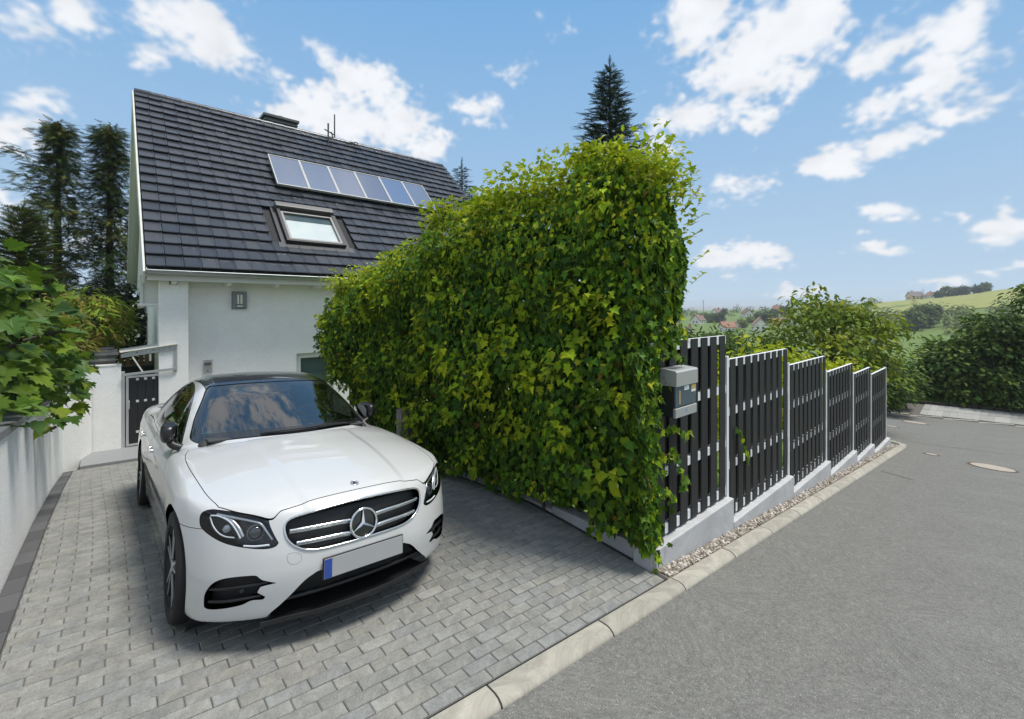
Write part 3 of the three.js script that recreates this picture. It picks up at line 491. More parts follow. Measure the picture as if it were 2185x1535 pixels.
{ // letter box hung on the first panel
  const t = thing('letter_box', 'grey and blue metal letter box with stickers hanging on the black fence', 'letter box', [3.70, 0.945, -2.135]);
  const steel = std({ color: lin(0.47, 0.48, 0.48), roughness: 0.5, metalness: 0.55 }), blue = std({ color: lin(0.085, 0.125, 0.16), roughness: 0.4, metalness: 0.3 });
  part(t, 'case', box(0.39, 0.37, 0.125, 0.195, 0.19, 0.065), std({ color: lin(0.012, 0.013, 0.014), roughness: 0.5 }));
  part(t, 'lid', prism([[0, 0.28], [0.162, 0.28], [0.162, 0.405], [0.15, 0.418], [0, 0.43]], 0.40).rotateY(-Math.PI / 2).translate(0.398, 0, 0), steel);
  part(t, 'door', rbox(0.375, 0.185, 0.022, 0.006, 0.197, 0.187, 0.138), blue);
  part(t, 'base_panel', rbox(0.39, 0.085, 0.03, 0.006, 0.197, 0.043, 0.140), steel);
  part(t, 'name_slot', rbox(0.024, 0.12, 0.006, 0.002, 0.075, 0.178, 0.151), std({ color: lin(0.42, 0.30, 0.12), roughness: 0.6 }));
  part(t, 'sticker', box(0.085, 0.04, 0.003, 0.20, 0.252, 0.151), std({ color: lin(0.72, 0.73, 0.74), roughness: 0.6 }));
  const cv = document.createElement('canvas'); cv.width = 128; cv.height = 64; const cx = cv.getContext('2d');
  cx.fillStyle = '#e4e6e8'; cx.fillRect(0, 0, 128, 64); cx.fillStyle = '#8d9299'; for (let i = 0; i < 3; i++) cx.fillRect(10, 12 + i * 16, [92, 70, 100][i], 7);
  const st = new THREE.CanvasTexture(cv); st.colorSpace = THREE.SRGBColorSpace;
  part(t, 'sticker', new THREE.PlaneGeometry(0.08, 0.036).translate(0.20, 0.252, 0.1535), std({ map: st, roughness: 0.6 }));
  part(t, 'sticker', box(0.08, 0.034, 0.003, 0.33, 0.252, 0.151), std({ color: lin(0.62, 0.45, 0.13), roughness: 0.6 }));
  part(t, 'sticker', box(0.08, 0.026, 0.003, 0.33, 0.216, 0.151), std({ color: lin(0.70, 0.69, 0.64), roughness: 0.6 }));
  part(t, 'emblem', new THREE.CircleGeometry(0.016, 16).translate(0.19, 0.048, 0.1565), std({ color: lin(0.20, 0.32, 0.45), roughness: 0.5 }));
  part(t, 'handle', tube([[0.40, 0.28, 0.10], [0.455, 0.285, 0.10], [0.462, 0.275, 0.10], [0.462, 0.16, 0.10], [0.455, 0.15, 0.10], [0.40, 0.145, 0.10]], 0.009, 40), matAlu);
}
{ // gravel strip between plinth and kerb
  const bed = structure('gravel_bed', sheet(3.53, 14.85, -2.085, -1.955, 60, 2, (x) => -0.105 * x - 0.012, 2), std({ color: lin(0.16, 0.13, 0.10), roughness: 1, bumpMap: texStone, bumpScale: 0.01 }));
  const R = rng(31), g = new THREE.IcosahedronGeometry(1, 0), mats = [[0.42, 0.37, 0.31], [0.26, 0.22, 0.18], [0.55, 0.51, 0.46], [0.18, 0.16, 0.14]].map((c) => std({ color: lin(...c), roughness: 0.95 }));
  for (let k = 0; k < 4; k++) {
    const n = 1150, im = new THREE.InstancedMesh(g, mats[k], n), q = new THREE.Quaternion(), e = new THREE.Euler();
    for (let i = 0; i < n; i++) {
      const x = 3.58 + 11.2 * Math.pow(R(), 1.35), z = -2.078 + 0.112 * R(), s = 0.006 + 0.012 * R() * R();
      e.set(R() * 0.5, R() * 6.3, R() * 0.5); q.setFromEuler(e);
      im.setMatrixAt(i, new THREE.Matrix4().compose(new THREE.Vector3(x, -0.105 * x - 0.012 + s * 0.6 + 0.012 * R() * R(), z), q, new THREE.Vector3(s * (1.1 + 0.9 * R()), s * 0.8, s)));
    }
    im.name = 'pebbles'; im.userData.kind = 'stuff'; im.castShadow = im.receiveShadow = true; bed.add(im);
  }
}
{ // weathered post at the foot of the hedge
  const t = thing('wooden_post', 'weathered grey wooden post standing in the hedge behind the car', 'post', [3.16, -0.42, -5.86]);
  const tw = grain(128, (u, v) => { const n = tileNoise(u, v * 0.2, 30, 3, 3), k = 0.52 + 0.25 * n; return [k, k * 0.98, k * 0.95]; });
  part(t, 'shaft', uvBox(rbox(0.19, 0.86, 0.14, 0.012, 0, 0.43, 0), 1), std({ map: tw, roughness: 0.95, bumpMap: tw, bumpScale: 0.006 }));
  part(t, 'cap', rbox(0.20, 0.02, 0.15, 0.006, 0, 0.868, 0), std({ color: lin(0.20, 0.195, 0.19), roughness: 0.9 }));
}
// ---- manhole covers and a valve cap in the road ----
{
  const texIron = grain(128, (u, v) => { const q = (Math.sin(u * Math.PI * 24) * Math.sin(v * Math.PI * 24)) > 0 ? 0.03 : -0.03, n = tileNoise(u, v, 20, 4.1, 2) * 0.1; const t = 0.62 + q + n; return [t * 1.03, t * 0.96, t * 0.88]; });
  const lid = std({ map: texIron, roughness: 0.7, bumpMap: texIron, bumpScale: 0.004 }), ring = std({ color: lin(0.10, 0.065, 0.045), roughness: 0.8 });
  const list = [[1953, 902, 0.34, 'round pale manhole cover farthest down the road'], [2118, 998, 0.34, 'round pale manhole cover in the middle of the road'], [1988, 970, 0.11, 'small square-set valve cap between the manhole covers'], [1903, 910, 0.16, 'small round cover half hidden behind the fence end']];
  for (const [px, py, r, label] of list) {
    const d = FWD.clone().addScaledVector(SIDE, (px - 1092.5) / 959); const v = (655 - py) / 959;   // where this cover lies on the sloping road
    const t0 = (roadY(0) - 1.93) / (v + 0.105 * d.x), x = d.x * t0, z = d.z * t0;
    const t = thing('manhole_cover', label, 'manhole', [x, roadSurf(x, z) + 0.004, z]); t.rotation.z = -Math.atan(0.105);
    part(t, 'rim', new THREE.RingGeometry(r, r + 0.05, 40).rotateX(-Math.PI / 2), ring);
    part(t, 'cover', new THREE.CylinderGeometry(r - 0.006, r - 0.006, 0.006, 40).translate(0, 0.001, 0), lid);
  }
}
// ---------- the car's body as a smooth solid: local axes X = left, Y = up, Z = forward, front axle at Z = 0 ----------
function tab(pts) {                                   // smooth curve through a table of points
  const n = pts.length, m = [];
  const s = (i) => (pts[i + 1][1] - pts[i][1]) / (pts[i + 1][0] - pts[i][0]);
  for (let i = 0; i < n; i++) {
    if (i === 0) m.push(s(0)); else if (i === n - 1) m.push(s(n - 2));
    else { const a = s(i - 1), b = s(i); m.push(a * b <= 0 ? 0 : 2 * a * b / (a + b)); }
  }
  return (x) => {
    if (x <= pts[0][0]) return pts[0][1] + m[0] * (x - pts[0][0]);
    if (x >= pts[n - 1][0]) return pts[n - 1][1] + m[n - 1] * (x - pts[n - 1][0]);
    let i = 0; while (x > pts[i + 1][0]) i++;
    const h = pts[i + 1][0] - pts[i][0], t = (x - pts[i][0]) / h, t2 = t * t, t3 = t2 * t;
    return (2 * t3 - 3 * t2 + 1) * pts[i][1] + (t3 - 2 * t2 + t) * h * m[i] + (3 * t2 - 2 * t3) * pts[i + 1][1] + (t3 - t2) * h * m[i + 1];
  };
}
const sst = (a, b, x) => { const t = Math.min(1, Math.max(0, (x - a) / (b - a))); return t * t * (3 - 2 * t); };
const smax = (a, b, k) => { const h = Math.max(k - Math.abs(a - b), 0) / k; return Math.max(a, b) + h * h * k * 0.25; };
const smin = (a, b, k) => -smax(-a, -b, k);
const REAR = -2.94;
const hoodC = tab([[-4.3, 1.0], [-4.08, 1.045], [-3.8, 1.085], [-3.5, 1.09], [-3.2, 1.05], [-1.5, 1.0], [-0.8, 1.0], [-0.45, 0.985], [-0.2, 0.96], [0, 0.938], [0.2, 0.908], [0.4, 0.868], [0.6, 0.815], [0.74, 0.757], [0.8, 0.72], [0.95, 0.6]]);
const sideW = tab([[0.1, 0.84], [0.2, 0.875], [0.3, 0.903], [0.5, 0.922], [0.66, 0.925], [0.8, 0.914], [0.9, 0.895], [1.05, 0.85]]);
const noseP = tab([[0.08, 0.74], [0.15, 0.79], [0.22, 0.815], [0.4, 0.838], [0.47, 0.832], [0.6, 0.808], [0.72, 0.772], [0.78, 0.74], [0.95, 0.6]]);
const noseX = tab([[0, 0], [0.2, 0.008], [0.4, 0.045], [0.55, 0.10], [0.7, 0.20], [0.8, 0.305], [0.87, 0.44], [0.92, 0.66], [0.96, 1.0]]);
const tailP = tab([[0.1, 3.9], [0.3, 4.03], [0.55, 4.085], [0.8, 4.06], [1.0, 4.0], [1.15, 3.9]]);
const topR = tab([[-4.2, 0.8], [-3.8, 0.99], [-3.5, 1.135], [-3.2, 1.262], [-2.9, 1.368], [-2.6, 1.428], [-2.3, 1.457], [-1.9, 1.468], [-1.6, 1.458], [-1.35, 1.42], [-1.15, 1.345], [-0.8, 1.178], [-0.42, 0.985], [-0.1, 0.82]]);
const ghS = tab([[-4.0, 0.62], [-3.5, 0.74], [-2.9, 0.83], [-2.2, 0.862], [-1.5, 0.855], [-0.9, 0.82], [-0.5, 0.775], [0, 0.7]]);
function carField(X, Y, Z) {
  const ax = Math.abs(X);
  // lower body
  let top = hoodC(Z) - 0.078 * Math.pow(ax / 0.8, 2.3);
  const onHood = sst(-0.75, -0.35, Z);
  top += onHood * 0.011 * (1 - sst(0.34 + 0.05 * Z * -1, 0.40 + 0.05 * Z * -1, ax));     // raised middle of the hood
  let w = sideW(Y);
  const arch = Math.max(Math.exp(-Math.pow(Z / 0.42, 4)), Math.exp(-Math.pow((Z - REAR) / 0.42, 4)));
  w += 0.008 * arch * sst(0.85, 0.6, Y);
  const mid = sst(0.1, -0.5, Z) * sst(REAR - 0.2, REAR + 0.4, Z);
  w -= mid * 0.022 * sst(0.62, 0.45, Y) * sst(0.16, 0.32, Y);                              // hollow along the doors
  w += 0.006 * Math.exp(-Math.pow((Y - (0.79 + 0.035 * Z * -0.4)) / 0.028, 2)) * sst(0.3, -0.2, Z); // shoulder crease
  const f = Z - (noseP(Y) - noseX(ax));
  const r = -Z - (tailP(Y) - 0.9 * noseX(ax));
  let lower = smax(ax - w, (Y - top) * 0.96, 0.075);
  lower = smax(lower, f * 0.9, 0.05);
  lower = smax(lower, r * 0.9, 0.07);
  lower = smax(lower, 0.145 - Y + 0.02 * sst(0.2, 0.8, Z), 0.03);
  // greenhouse
  const k = 0.62 * X * X, b = sst(-2.3, -1.5, Z);
  const rf = topR(Z + k) * b + topR(Z - k) * (1 - b) - 0.03 * Math.pow(ax / 0.55, 2);
  const dy = Y - 0.93, s = ghS(Z) - 0.47 * dy * (dy < 0 ? -0.6 : 1) - 0.28 * dy * Math.abs(dy);
  const gh = smax(smax((Y - rf) * 0.9, (ax - s) * 0.88, 0.11), 0.72 - Y, 0.02);
  return smin(lower, gh, 0.022);
}
function carGrad(x, y, z, o) {
  const e = 0.0025;
  o[0] = carField(x + e, y, z) - carField(x - e, y, z); o[1] = carField(x, y + e, z) - carField(x, y - e, z); o[2] = carField(x, y, z + e) - carField(x, y, z - e);
  const l = Math.hypot(o[0], o[1], o[2]) || 1; o[3] = l / (2 * e); o[0] /= l; o[1] /= l; o[2] /= l; return o;
}
const CAR_POSE = { p: [1.181, -0.118, -3.577], yaw: 0.013, pitch: 0.072, roll: -0.058 };
function carBasis() {
  const { yaw, pitch, roll } = CAR_POSE;
  const z = new THREE.Vector3(Math.sin(yaw) * Math.cos(pitch), Math.sin(pitch), Math.cos(yaw) * Math.cos(pitch));
  const l = new THREE.Vector3(0, 1, 0).cross(z).normalize(), u = z.clone().cross(l);
  const x = l.clone().multiplyScalar(Math.cos(roll)).addScaledVector(u, Math.sin(roll));
  const y = u.clone().multiplyScalar(Math.cos(roll)).addScaledVector(l, -Math.sin(roll));
  return new THREE.Matrix4().makeBasis(x, y, z).setPosition(...CAR_POSE.p);
}
// ---------- surface of that solid, then cut into panels, glass and openings ----------
const VP = [], VN = [];                                   // shared pool of points and normals on the body
function addVert(x, y, z, steps = 3) {
  const o = [0, 0, 0, 1];
  for (let i = 0; i < steps; i++) { carGrad(x, y, z, o); const v = carField(x, y, z) / o[3]; x -= v * o[0]; y -= v * o[1]; z -= v * o[2]; }
  carGrad(x, y, z, o); VP.push(x, y, z); VN.push(o[0], o[1], o[2]); return VP.length / 3 - 1;
}
function carSurface() {
  const h = 0.0155, Y0 = 0.10, Z0 = -4.14, nx = 129, ny = 91, nz = 326, B = 8, V = new Float32Array((nx + 1) * (ny + 1) * (nz + 1));
  const id = (i, j, k) => (k * (ny + 1) + j) * (nx + 1) + i, half = Math.ceil(nx / 2);
  const ox = -(nx * h) / 2;
  for (let k0 = 0; k0 <= nz; k0 += B) for (let j0 = 0; j0 <= ny; j0 += B) for (let i0 = half; i0 <= nx; i0 += B) {
    const c = carField(ox + (i0 + B / 2) * h, Y0 + (j0 + B / 2) * h, Z0 + (k0 + B / 2) * h), farAway = Math.abs(c) > 0.16;
    for (let k = k0; k < Math.min(k0 + B, nz + 1); k++) for (let j = j0; j < Math.min(j0 + B, ny + 1); j++) for (let i = i0; i < Math.min(i0 + B, nx + 1); i++) {
      const v = farAway ? c : carField(ox + i * h, Y0 + j * h, Z0 + k * h); V[id(i, j, k)] = v; V[id(nx - i, j, k)] = v;
    }
  }
  const cell = new Map(), tris = [], E = [[0, 1], [0, 2], [0, 4], [1, 3], [1, 5], [2, 3], [2, 6], [3, 7], [4, 5], [4, 6], [5, 7], [6, 7]];
  const at = (i, j, k) => {
    const key = id(i, j, k); let v = cell.get(key); if (v !== undefined) return v;
    let sx = 0, sy = 0, sz = 0, n = 0; const c = []; for (let q = 0; q < 8; q++) c.push(V[id(i + (q & 1), j + ((q >> 1) & 1), k + (q >> 2))]);
    for (const [a, b] of E) if (c[a] * c[b] <= 0 && c[a] !== c[b]) { const t = c[a] / (c[a] - c[b]); sx += (a & 1) + t * ((b & 1) - (a & 1)); sy += ((a >> 1) & 1) + t * (((b >> 1) & 1) - ((a >> 1) & 1)); sz += (a >> 2) + t * ((b >> 2) - (a >> 2)); n++; }
    v = addVert(ox + (i + sx / n) * h, Y0 + (j + sy / n) * h, Z0 + (k + sz / n) * h); cell.set(key, v); return v;
  };
  const quad = (a, b, c, d, flip) => { if (flip) tris.push(a, c, b, a, d, c); else tris.push(a, b, c, a, c, d); };
  for (let k = 1; k < nz; k++) for (let j = 1; j < ny; j++) for (let i = 1; i < nx; i++) {
    const v = V[id(i, j, k)], s = v < 0;
    if (s !== V[id(i + 1, j, k)] < 0) quad(at(i, j - 1, k - 1), at(i, j, k - 1), at(i, j, k), at(i, j - 1, k), !s);
    if (s !== V[id(i, j + 1, k)] < 0) quad(at(i - 1, j, k - 1), at(i - 1, j, k), at(i, j, k), at(i, j, k - 1), !s);
    if (s !== V[id(i, j, k + 1)] < 0) quad(at(i - 1, j - 1, k), at(i, j - 1, k), at(i, j, k), at(i - 1, j, k), !s);
  }
  const keep = []; for (let i = 0; i < tris.length; i += 3) { const v = tris[i] * 3; if (!(VN[v + 1] < -0.8 && VP[v + 1] < 0.2)) keep.push(tris[i], tris[i + 1], tris[i + 2]); }
  return keep;
}
const midCache = new Map();
function midpoint(a, b) { const key = a < b ? a * 4194304 + b : b * 4194304 + a; let m = midCache.get(key); if (m === undefined) { m = addVert((VP[a * 3] + VP[b * 3]) / 2, (VP[a * 3 + 1] + VP[b * 3 + 1]) / 2, (VP[a * 3 + 2] + VP[b * 3 + 2]) / 2, 1); midCache.set(key, m); } return m; }
const distCache = new Float32Array(1500000), ALL = [-9, 9, -9, 9, -9, 9];
function split(tris, f, gap = 0, refine = 1, bb = ALL) {   // cuts along f = 0; inside is f < 0; bb bounds where f can be negative
  distCache.fill(NaN);
  const dist = (v) => { let d = distCache[v]; if (d !== d) { d = distCache[v] = f(VP[v * 3], VP[v * 3 + 1], VP[v * 3 + 2]); } return d; };
  const outside = (v) => VP[v * 3] < bb[0] || VP[v * 3] > bb[1] || VP[v * 3 + 1] < bb[2] || VP[v * 3 + 1] > bb[3] || VP[v * 3 + 2] < bb[4] || VP[v * 3 + 2] > bb[5];
  const res = { in: [], out: [], inEdge: [], outEdge: [] }, cut = [new Map(), new Map()];
  const clip = (t, level, sign, list, edges, cache) => {
    const d = t.map((v) => (dist(v) - level) * sign), n = d.filter((x) => x > 0).length;
    if (n === 3) { list.push(...t); return; } if (n === 0) return;
    const x = (a, b) => {
      const key = a < b ? a * 4194304 + b : b * 4194304 + a; let m = cache.get(key); if (m !== undefined) return m;
      const da = dist(a) - level, db = dist(b) - level, q = da / (da - db);
      for (const A of [VP, VN]) for (let c = 0; c < 3; c++) A.push(A[a * 3 + c] + (A[b * 3 + c] - A[a * 3 + c]) * q);
      m = VP.length / 3 - 1; cache.set(key, m); return m;
    };
    let r = 0; while (!(n === 1 ? d[r] > 0 : d[r] <= 0)) r++;
    const [a, b, c] = [t[r], t[(r + 1) % 3], t[(r + 2) % 3]], p = x(a, b), q = x(a, c);
    if (n === 1) { list.push(a, p, q); edges.push(p, q); } else { list.push(p, b, c, p, c, q); edges.push(q, p); }
  };
  const go = (a, b, c, depth) => {
    const d = [dist(a), dist(b), dist(c)], lo = Math.min(...d), hi = Math.max(...d), mrg = 0.009 / (1 << depth);
    if (lo > gap + mrg) { res.out.push(a, b, c); return; } if (hi < -gap - mrg) { res.in.push(a, b, c); return; }
    if (depth < refine) { const p = midpoint(a, b), q = midpoint(b, c), r = midpoint(c, a); go(a, p, r, depth + 1); go(p, b, q, depth + 1); go(r, q, c, depth + 1); go(p, q, r, depth + 1); return; }
    clip([a, b, c], gap, 1, res.out, res.outEdge, cut[0]); clip([a, b, c], -gap, -1, res.in, res.inEdge, cut[1]);
  };
  for (let i = 0; i < tris.length; i += 3) { const a = tris[i], b = tris[i + 1], c = tris[i + 2]; if (outside(a) && outside(b) && outside(c)) res.out.push(a, b, c); else go(a, b, c, 0); }
  return res;
}
function shell(tris, { push = 0, edges = null, lip = 0 } = {}) {   // mesh from pool triangles, pushed along the normals; lip turns the cut edges inwards
  const map = new Map(), P = [], N = [], idx = [];
  for (const v of tris) { let m = map.get(v); if (m === undefined) { m = P.length / 3; map.set(v, m); for (let c = 0; c < 3; c++) { P.push(VP[v * 3 + c] + VN[v * 3 + c] * push); N.push(VN[v * 3 + c]); } } idx.push(m); }
  if (edges) lipInto(P, N, idx, edges, lip);
  const g = new THREE.BufferGeometry(); g.setAttribute('position', new THREE.Float32BufferAttribute(P, 3)); g.setAttribute('normal', new THREE.Float32BufferAttribute(N, 3)); g.setIndex(idx); return g;
}
function lipInto(P, N, idx, edges, depth) {
  for (let e = 0; e < edges.length; e += 2) {
    const a = edges[e] * 3, b = edges[e + 1] * 3, A = VP.slice(a, a + 3), B = VP.slice(b, b + 3), na = VN.slice(a, a + 3), nb = VN.slice(b, b + 3);
    const t = [B[0] - A[0], B[1] - A[1], B[2] - A[2]], l = Math.hypot(...t) || 1, n = [t[1] * na[2] - t[2] * na[1], t[2] * na[0] - t[0] * na[2], t[0] * na[1] - t[1] * na[0]].map((x) => -x / l);
    const base = P.length / 3;
    P.push(...A, ...B, ...B.map((x, i) => x - nb[i] * depth), ...A.map((x, i) => x - na[i] * depth)); for (let q = 0; q < 4; q++) N.push(...n);
    idx.push(base, base + 2, base + 1, base, base + 3, base + 2);
  }
}
const lips = (edges, depth) => { const P = [], N = [], idx = []; lipInto(P, N, idx, edges, depth); const g = new THREE.BufferGeometry(); g.setAttribute('position', new THREE.Float32BufferAttribute(P, 3)); g.setAttribute('normal', new THREE.Float32BufferAttribute(N, 3)); g.setIndex(idx); return g; };
const joinShells = (list) => { const gs = list.map((g) => { const q = g.toNonIndexed(); q.deleteAttribute('uv'); return q; }); return mergeGeometries(gs); };
function curve2(pts, n = 8, closed = true) {              // smooth closed outline through points; a third entry 1 keeps that corner sharp
  const out = [], N = pts.length;
  for (let i = 0; i < (closed ? N : N - 1); i++) {
    const p0 = pts[i][2] ? pts[i] : pts[(i + N - 1) % N], p1 = pts[i], p2 = pts[(i + 1) % N], p3 = p2[2] ? p2 : pts[(i + 2) % N];
    for (let k = 0; k < n; k++) { const t = k / n, t2 = t * t, t3 = t2 * t; out.push([0, 1].map((c) => 0.5 * (2 * p1[c] + (p2[c] - p0[c]) * t + (2 * p0[c] - 5 * p1[c] + 4 * p2[c] - p3[c]) * t2 + (3 * p1[c] - p0[c] - 3 * p2[c] + p3[c]) * t3))); }
  }
  return out;
}
function poly(pts) {                                      // signed distance to a closed outline
  let x0 = 1e9, x1 = -1e9, y0 = 1e9, y1 = -1e9; for (const [x, y] of pts) { x0 = Math.min(x0, x); x1 = Math.max(x1, x); y0 = Math.min(y0, y); y1 = Math.max(y1, y); }
  return (x, y) => {
    const bx = Math.max(x0 - x, 0, x - x1), by = Math.max(y0 - y, 0, y - y1); if (bx > 0.08 || by > 0.08) return Math.hypot(bx, by);
    let d = 1e9, s = 1;
    for (let i = 0, j = pts.length - 1; i < pts.length; j = i++) {
      const ex = pts[j][0] - pts[i][0], ey = pts[j][1] - pts[i][1], wx = x - pts[i][0], wy = y - pts[i][1], t = clamp((wx * ex + wy * ey) / (ex * ex + ey * ey || 1e-12), 0, 1), bx2 = wx - ex * t, by2 = wy - ey * t;
      d = Math.min(d, bx2 * bx2 + by2 * by2);
      const c1 = y >= pts[i][1], c2 = y < pts[j][1], c3 = ex * wy > ey * wx; if ((c1 && c2 && c3) || (!c1 && !c2 && !c3)) s = -s;
    }
    return s * Math.sqrt(d);
  };
}
const noseZ = (x, y) => { let z = 1.1; for (let i = 0; i < 60; i++) { const v = carField(x, y, z); if (v < 1e-4) break; z -= Math.max(v * 0.8, 1e-4); } return z; };
const noseN = (x, y) => { const o = [0, 0, 0, 1]; carGrad(x, y, noseZ(x, y), o); return o; };
const onNose = (x, y, off) => { const z = noseZ(x, y), o = noseN(x, y); return [x + o[0] * off, y + o[1] * off, z + o[2] * off]; };
function noseTube(pts, r, off, closed = false, seg = 60) { return tube(pts.map(([x, y]) => onNose(x, y, off)), r, seg, 8, closed); }
{
  const car = thing('car', 'white saloon car with a black roof parked on the paved driveway', 'car');
  const M = carBasis(); M.decompose(car.position, car.quaternion, car.scale);
  const paint = phys({ color: lin(0.535, 0.54, 0.54), roughness: 0.34, clearcoat: 1, clearcoatRoughness: 0.03 });
  const black = phys({ color: lin(0.006, 0.006, 0.007), roughness: 0.25, clearcoat: 1, clearcoatRoughness: 0.04 });
  const trim = std({ color: lin(0.010, 0.010, 0.011), roughness: 0.45 }), plastic = std({ color: lin(0.012, 0.013, 0.015), roughness: 0.6 });
  const chrome = std({ color: lin(0.75, 0.76, 0.77), roughness: 0.13, metalness: 1 }), satin = std({ color: lin(0.55, 0.56, 0.57), roughness: 0.3, metalness: 0.9 });
  const glass = phys({ color: lin(0.34, 0.39, 0.38), roughness: 0.0, transmission: 1, thickness: 0, ior: 2.3 });
  const sideGlass = phys({ color: lin(0.20, 0.23, 0.22), roughness: 0.0, transmission: 1, thickness: 0, ior: 1.7 });
  const lensGlass = phys({ color: lin(0.93, 0.95, 0.97), roughness: 0.0, transmission: 1, thickness: 0, ior: 1.45 });
  let T = carSurface();
  const mirror = (pts) => pts.map(([x, y]) => [-x, y]);
  // wheel arches
  let r = split(T, (x, y, z) => Math.abs(x) < 0.45 ? 1 : Math.min(Math.hypot(z, y - 0.345), Math.hypot(z - REAR, y - 0.345)) - 0.372, 0, 1, [-9, 9, 0, 0.78, -9, 9]); const archEdge = r.outEdge; T = r.out;
  // glass
  const wsOut = [[0, 1.004], [0.155, 1.003], [0.32, 0.999], [0.473, 0.988], [0.60, 0.974], [0.70, 0.962, 1], [0.735, 0.985], [0.715, 1.05], [0.676, 1.14], [0.60, 1.275], [0.565, 1.335], [0.53, 1.367, 1], [0.353, 1.383], [0.15, 1.392], [0, 1.394]];
  const ws = curve2([...wsOut, ...mirror(wsOut.slice(1, -1)).reverse().map((p, i) => [p[0], p[1], wsOut[wsOut.length - 2 - i][2]])], 6), wsD = poly(ws);
  r = split(T, (x, y, z) => z < -1.75 ? 1 : wsD(x, y), 0.003, 1, [-9, 9, 0.9, 9, -1.8, 0]); T = r.out; const wsEdge = r.outEdge;
  const ws2 = split(r.in, (x, y) => { const sensor = Math.max(Math.abs(x) - 0.085 - 0.02 * (y - 1.3) / 0.06, 1.305 - y); return -Math.min(sensor, wsD(x, y) * -1 - 0.034 - 0.016 * sst(1.1, 1.02, y)); });
  const rw = poly(curve2([[0.56, 1.125, 1], [0.44, 1.375, 1], [0.2, 1.395], [-0.2, 1.395], [-0.44, 1.375, 1], [-0.56, 1.125, 1], [-0.2, 1.118], [0.2, 1.118]], 5));
  r = split(T, (x, y, z) => z > -2.45 ? 1 : rw(x, y), 0.003, 1, [-9, 9, 1.05, 9, -9, -2.4]); T = r.out; const rearGlass = r.in;
  const dlo = poly(curve2([[-0.90, 0.935, 1], [-1.16, 1.10], [-1.40, 1.235], [-1.65, 1.325], [-1.95, 1.366], [-2.30, 1.372], [-2.65, 1.335], [-3.0, 1.245], [-3.25, 1.125], [-3.42, 1.015, 1], [-2.5, 0.975], [-1.6, 0.953]], 6));
  const sideParts = {};
  for (const sgn of [-1, 1]) {
    r = split(T, (x, y, z) => x * sgn < 0.4 ? 1 : dlo(z, y), 0.0015, 1, [sgn < 0 ? -9 : 0.35, sgn < 0 ? -0.35 : 9, 0.88, 1.42, -3.5, -0.85]); T = r.out;
    const inner = split(r.in, (x, y, z) => -Math.min(-dlo(z, y) - 0.016, Math.abs(z + 1.99 + 0.06 * (y - 1)) - 0.045, Math.abs(z + 3.05 + 0.25 * (y - 1)) - 0.02));
    const door = split(inner.in, (x, y, z) => -(z + 1.99)), quarter = split(door.out, (x, y, z) => z + 3.05 + 0.25 * (y - 1));
    sideParts[sgn] = { trim: inner.out, front: door.in, rear: quarter.out, quarter: quarter.in };
  }
  // black roof
  r = split(T, (x, y, z) => y < 1.30 || z < -2.9 ? 1 : Math.max(Math.abs(x) - 0.565 + 0.03 * sst(-2.0, -2.7, z), -2.74 - z), 0.002, 1, [-9, 9, 1.25, 9, -3, 0]); T = r.out; const roof = r.in;
  // bonnet
  const hp = [[0, 0.706], [0.2, 0.703], [0.32, 0.698], [0.42, 0.690], [0.465, 0.684], [0.49, 0.690, 1], [0.515, 0.690], [0.56, 0.664], [0.644, 0.594], [0.70, 0.535], [0.752, 0.466, 1], [0.79, 0.26], [0.812, -0.13], [0.815, -0.40], [0.80, -0.58], [0.765, -0.70, 1], [0.6, -0.60], [0.4, -0.50], [0.2, -0.445], [0, -0.43]];
  const hoodD = poly(curve2([...hp, ...mirror(hp.slice(1, -1)).reverse().map((p, i) => [p[0], p[1], hp[hp.length - 2 - i][2]])], 5));
  r = split(T, (x, y, z) => y < 0.66 ? 1 : hoodD(x, z), 0.0022, 1, [-9, 9, 0.6, 9, -0.75, 9]); T = r.out; const hood = r.in, hoodEdge = r.inEdge; const cowlEdge = r.outEdge;
  // lamps and openings in the nose
  const hl = [[0.834, 0.700], [0.832, 0.735], [0.818, 0.757], [0.79, 0.768], [0.754, 0.768], [0.644, 0.751], [0.56, 0.725], [0.533, 0.712, 1], [0.529, 0.681], [0.512, 0.633], [0.489, 0.583, 1], [0.505, 0.567], [0.542, 0.561], [0.606, 0.568], [0.688, 0.587], [0.747, 0.610], [0.796, 0.642], [0.826, 0.672]];
  const lamps = {};
  for (const sgn of [-1, 1]) { const d = poly(curve2(hl.map((p) => [p[0] * sgn, p[1], p[2]]), 5)); r = split(T, (x, y, z) => z < 0.1 ? 1 : d(x, y), 0.0015, 2, [sgn < 0 ? -9 : 0.4, sgn < 0 ? -0.4 : 9, 0.5, 0.8, 0.1, 9]); T = r.out; lamps[sgn] = { lens: r.in, edge: r.outEdge }; }
  const gr = [[0, 0.731], [0.13, 0.729], [0.27, 0.722], [0.37, 0.712], [0.42, 0.702], [0.447, 0.685], [0.457, 0.655], [0.450, 0.61], [0.432, 0.578], [0.40, 0.548], [0.355, 0.524], [0.29, 0.511], [0.18, 0.507], [0, 0.506]];
  const grille = curve2([...gr, ...mirror(gr.slice(1, -1)).reverse()], 5), grD = poly(grille);
  r = split(T, (x, y, z) => z < 0.3 ? 1 : grD(x, y), 0, 2, [-0.5, 0.5, 0.48, 0.76, 0.3, 9]); T = r.out; const grIn = r.in, grEdge = r.outEdge;
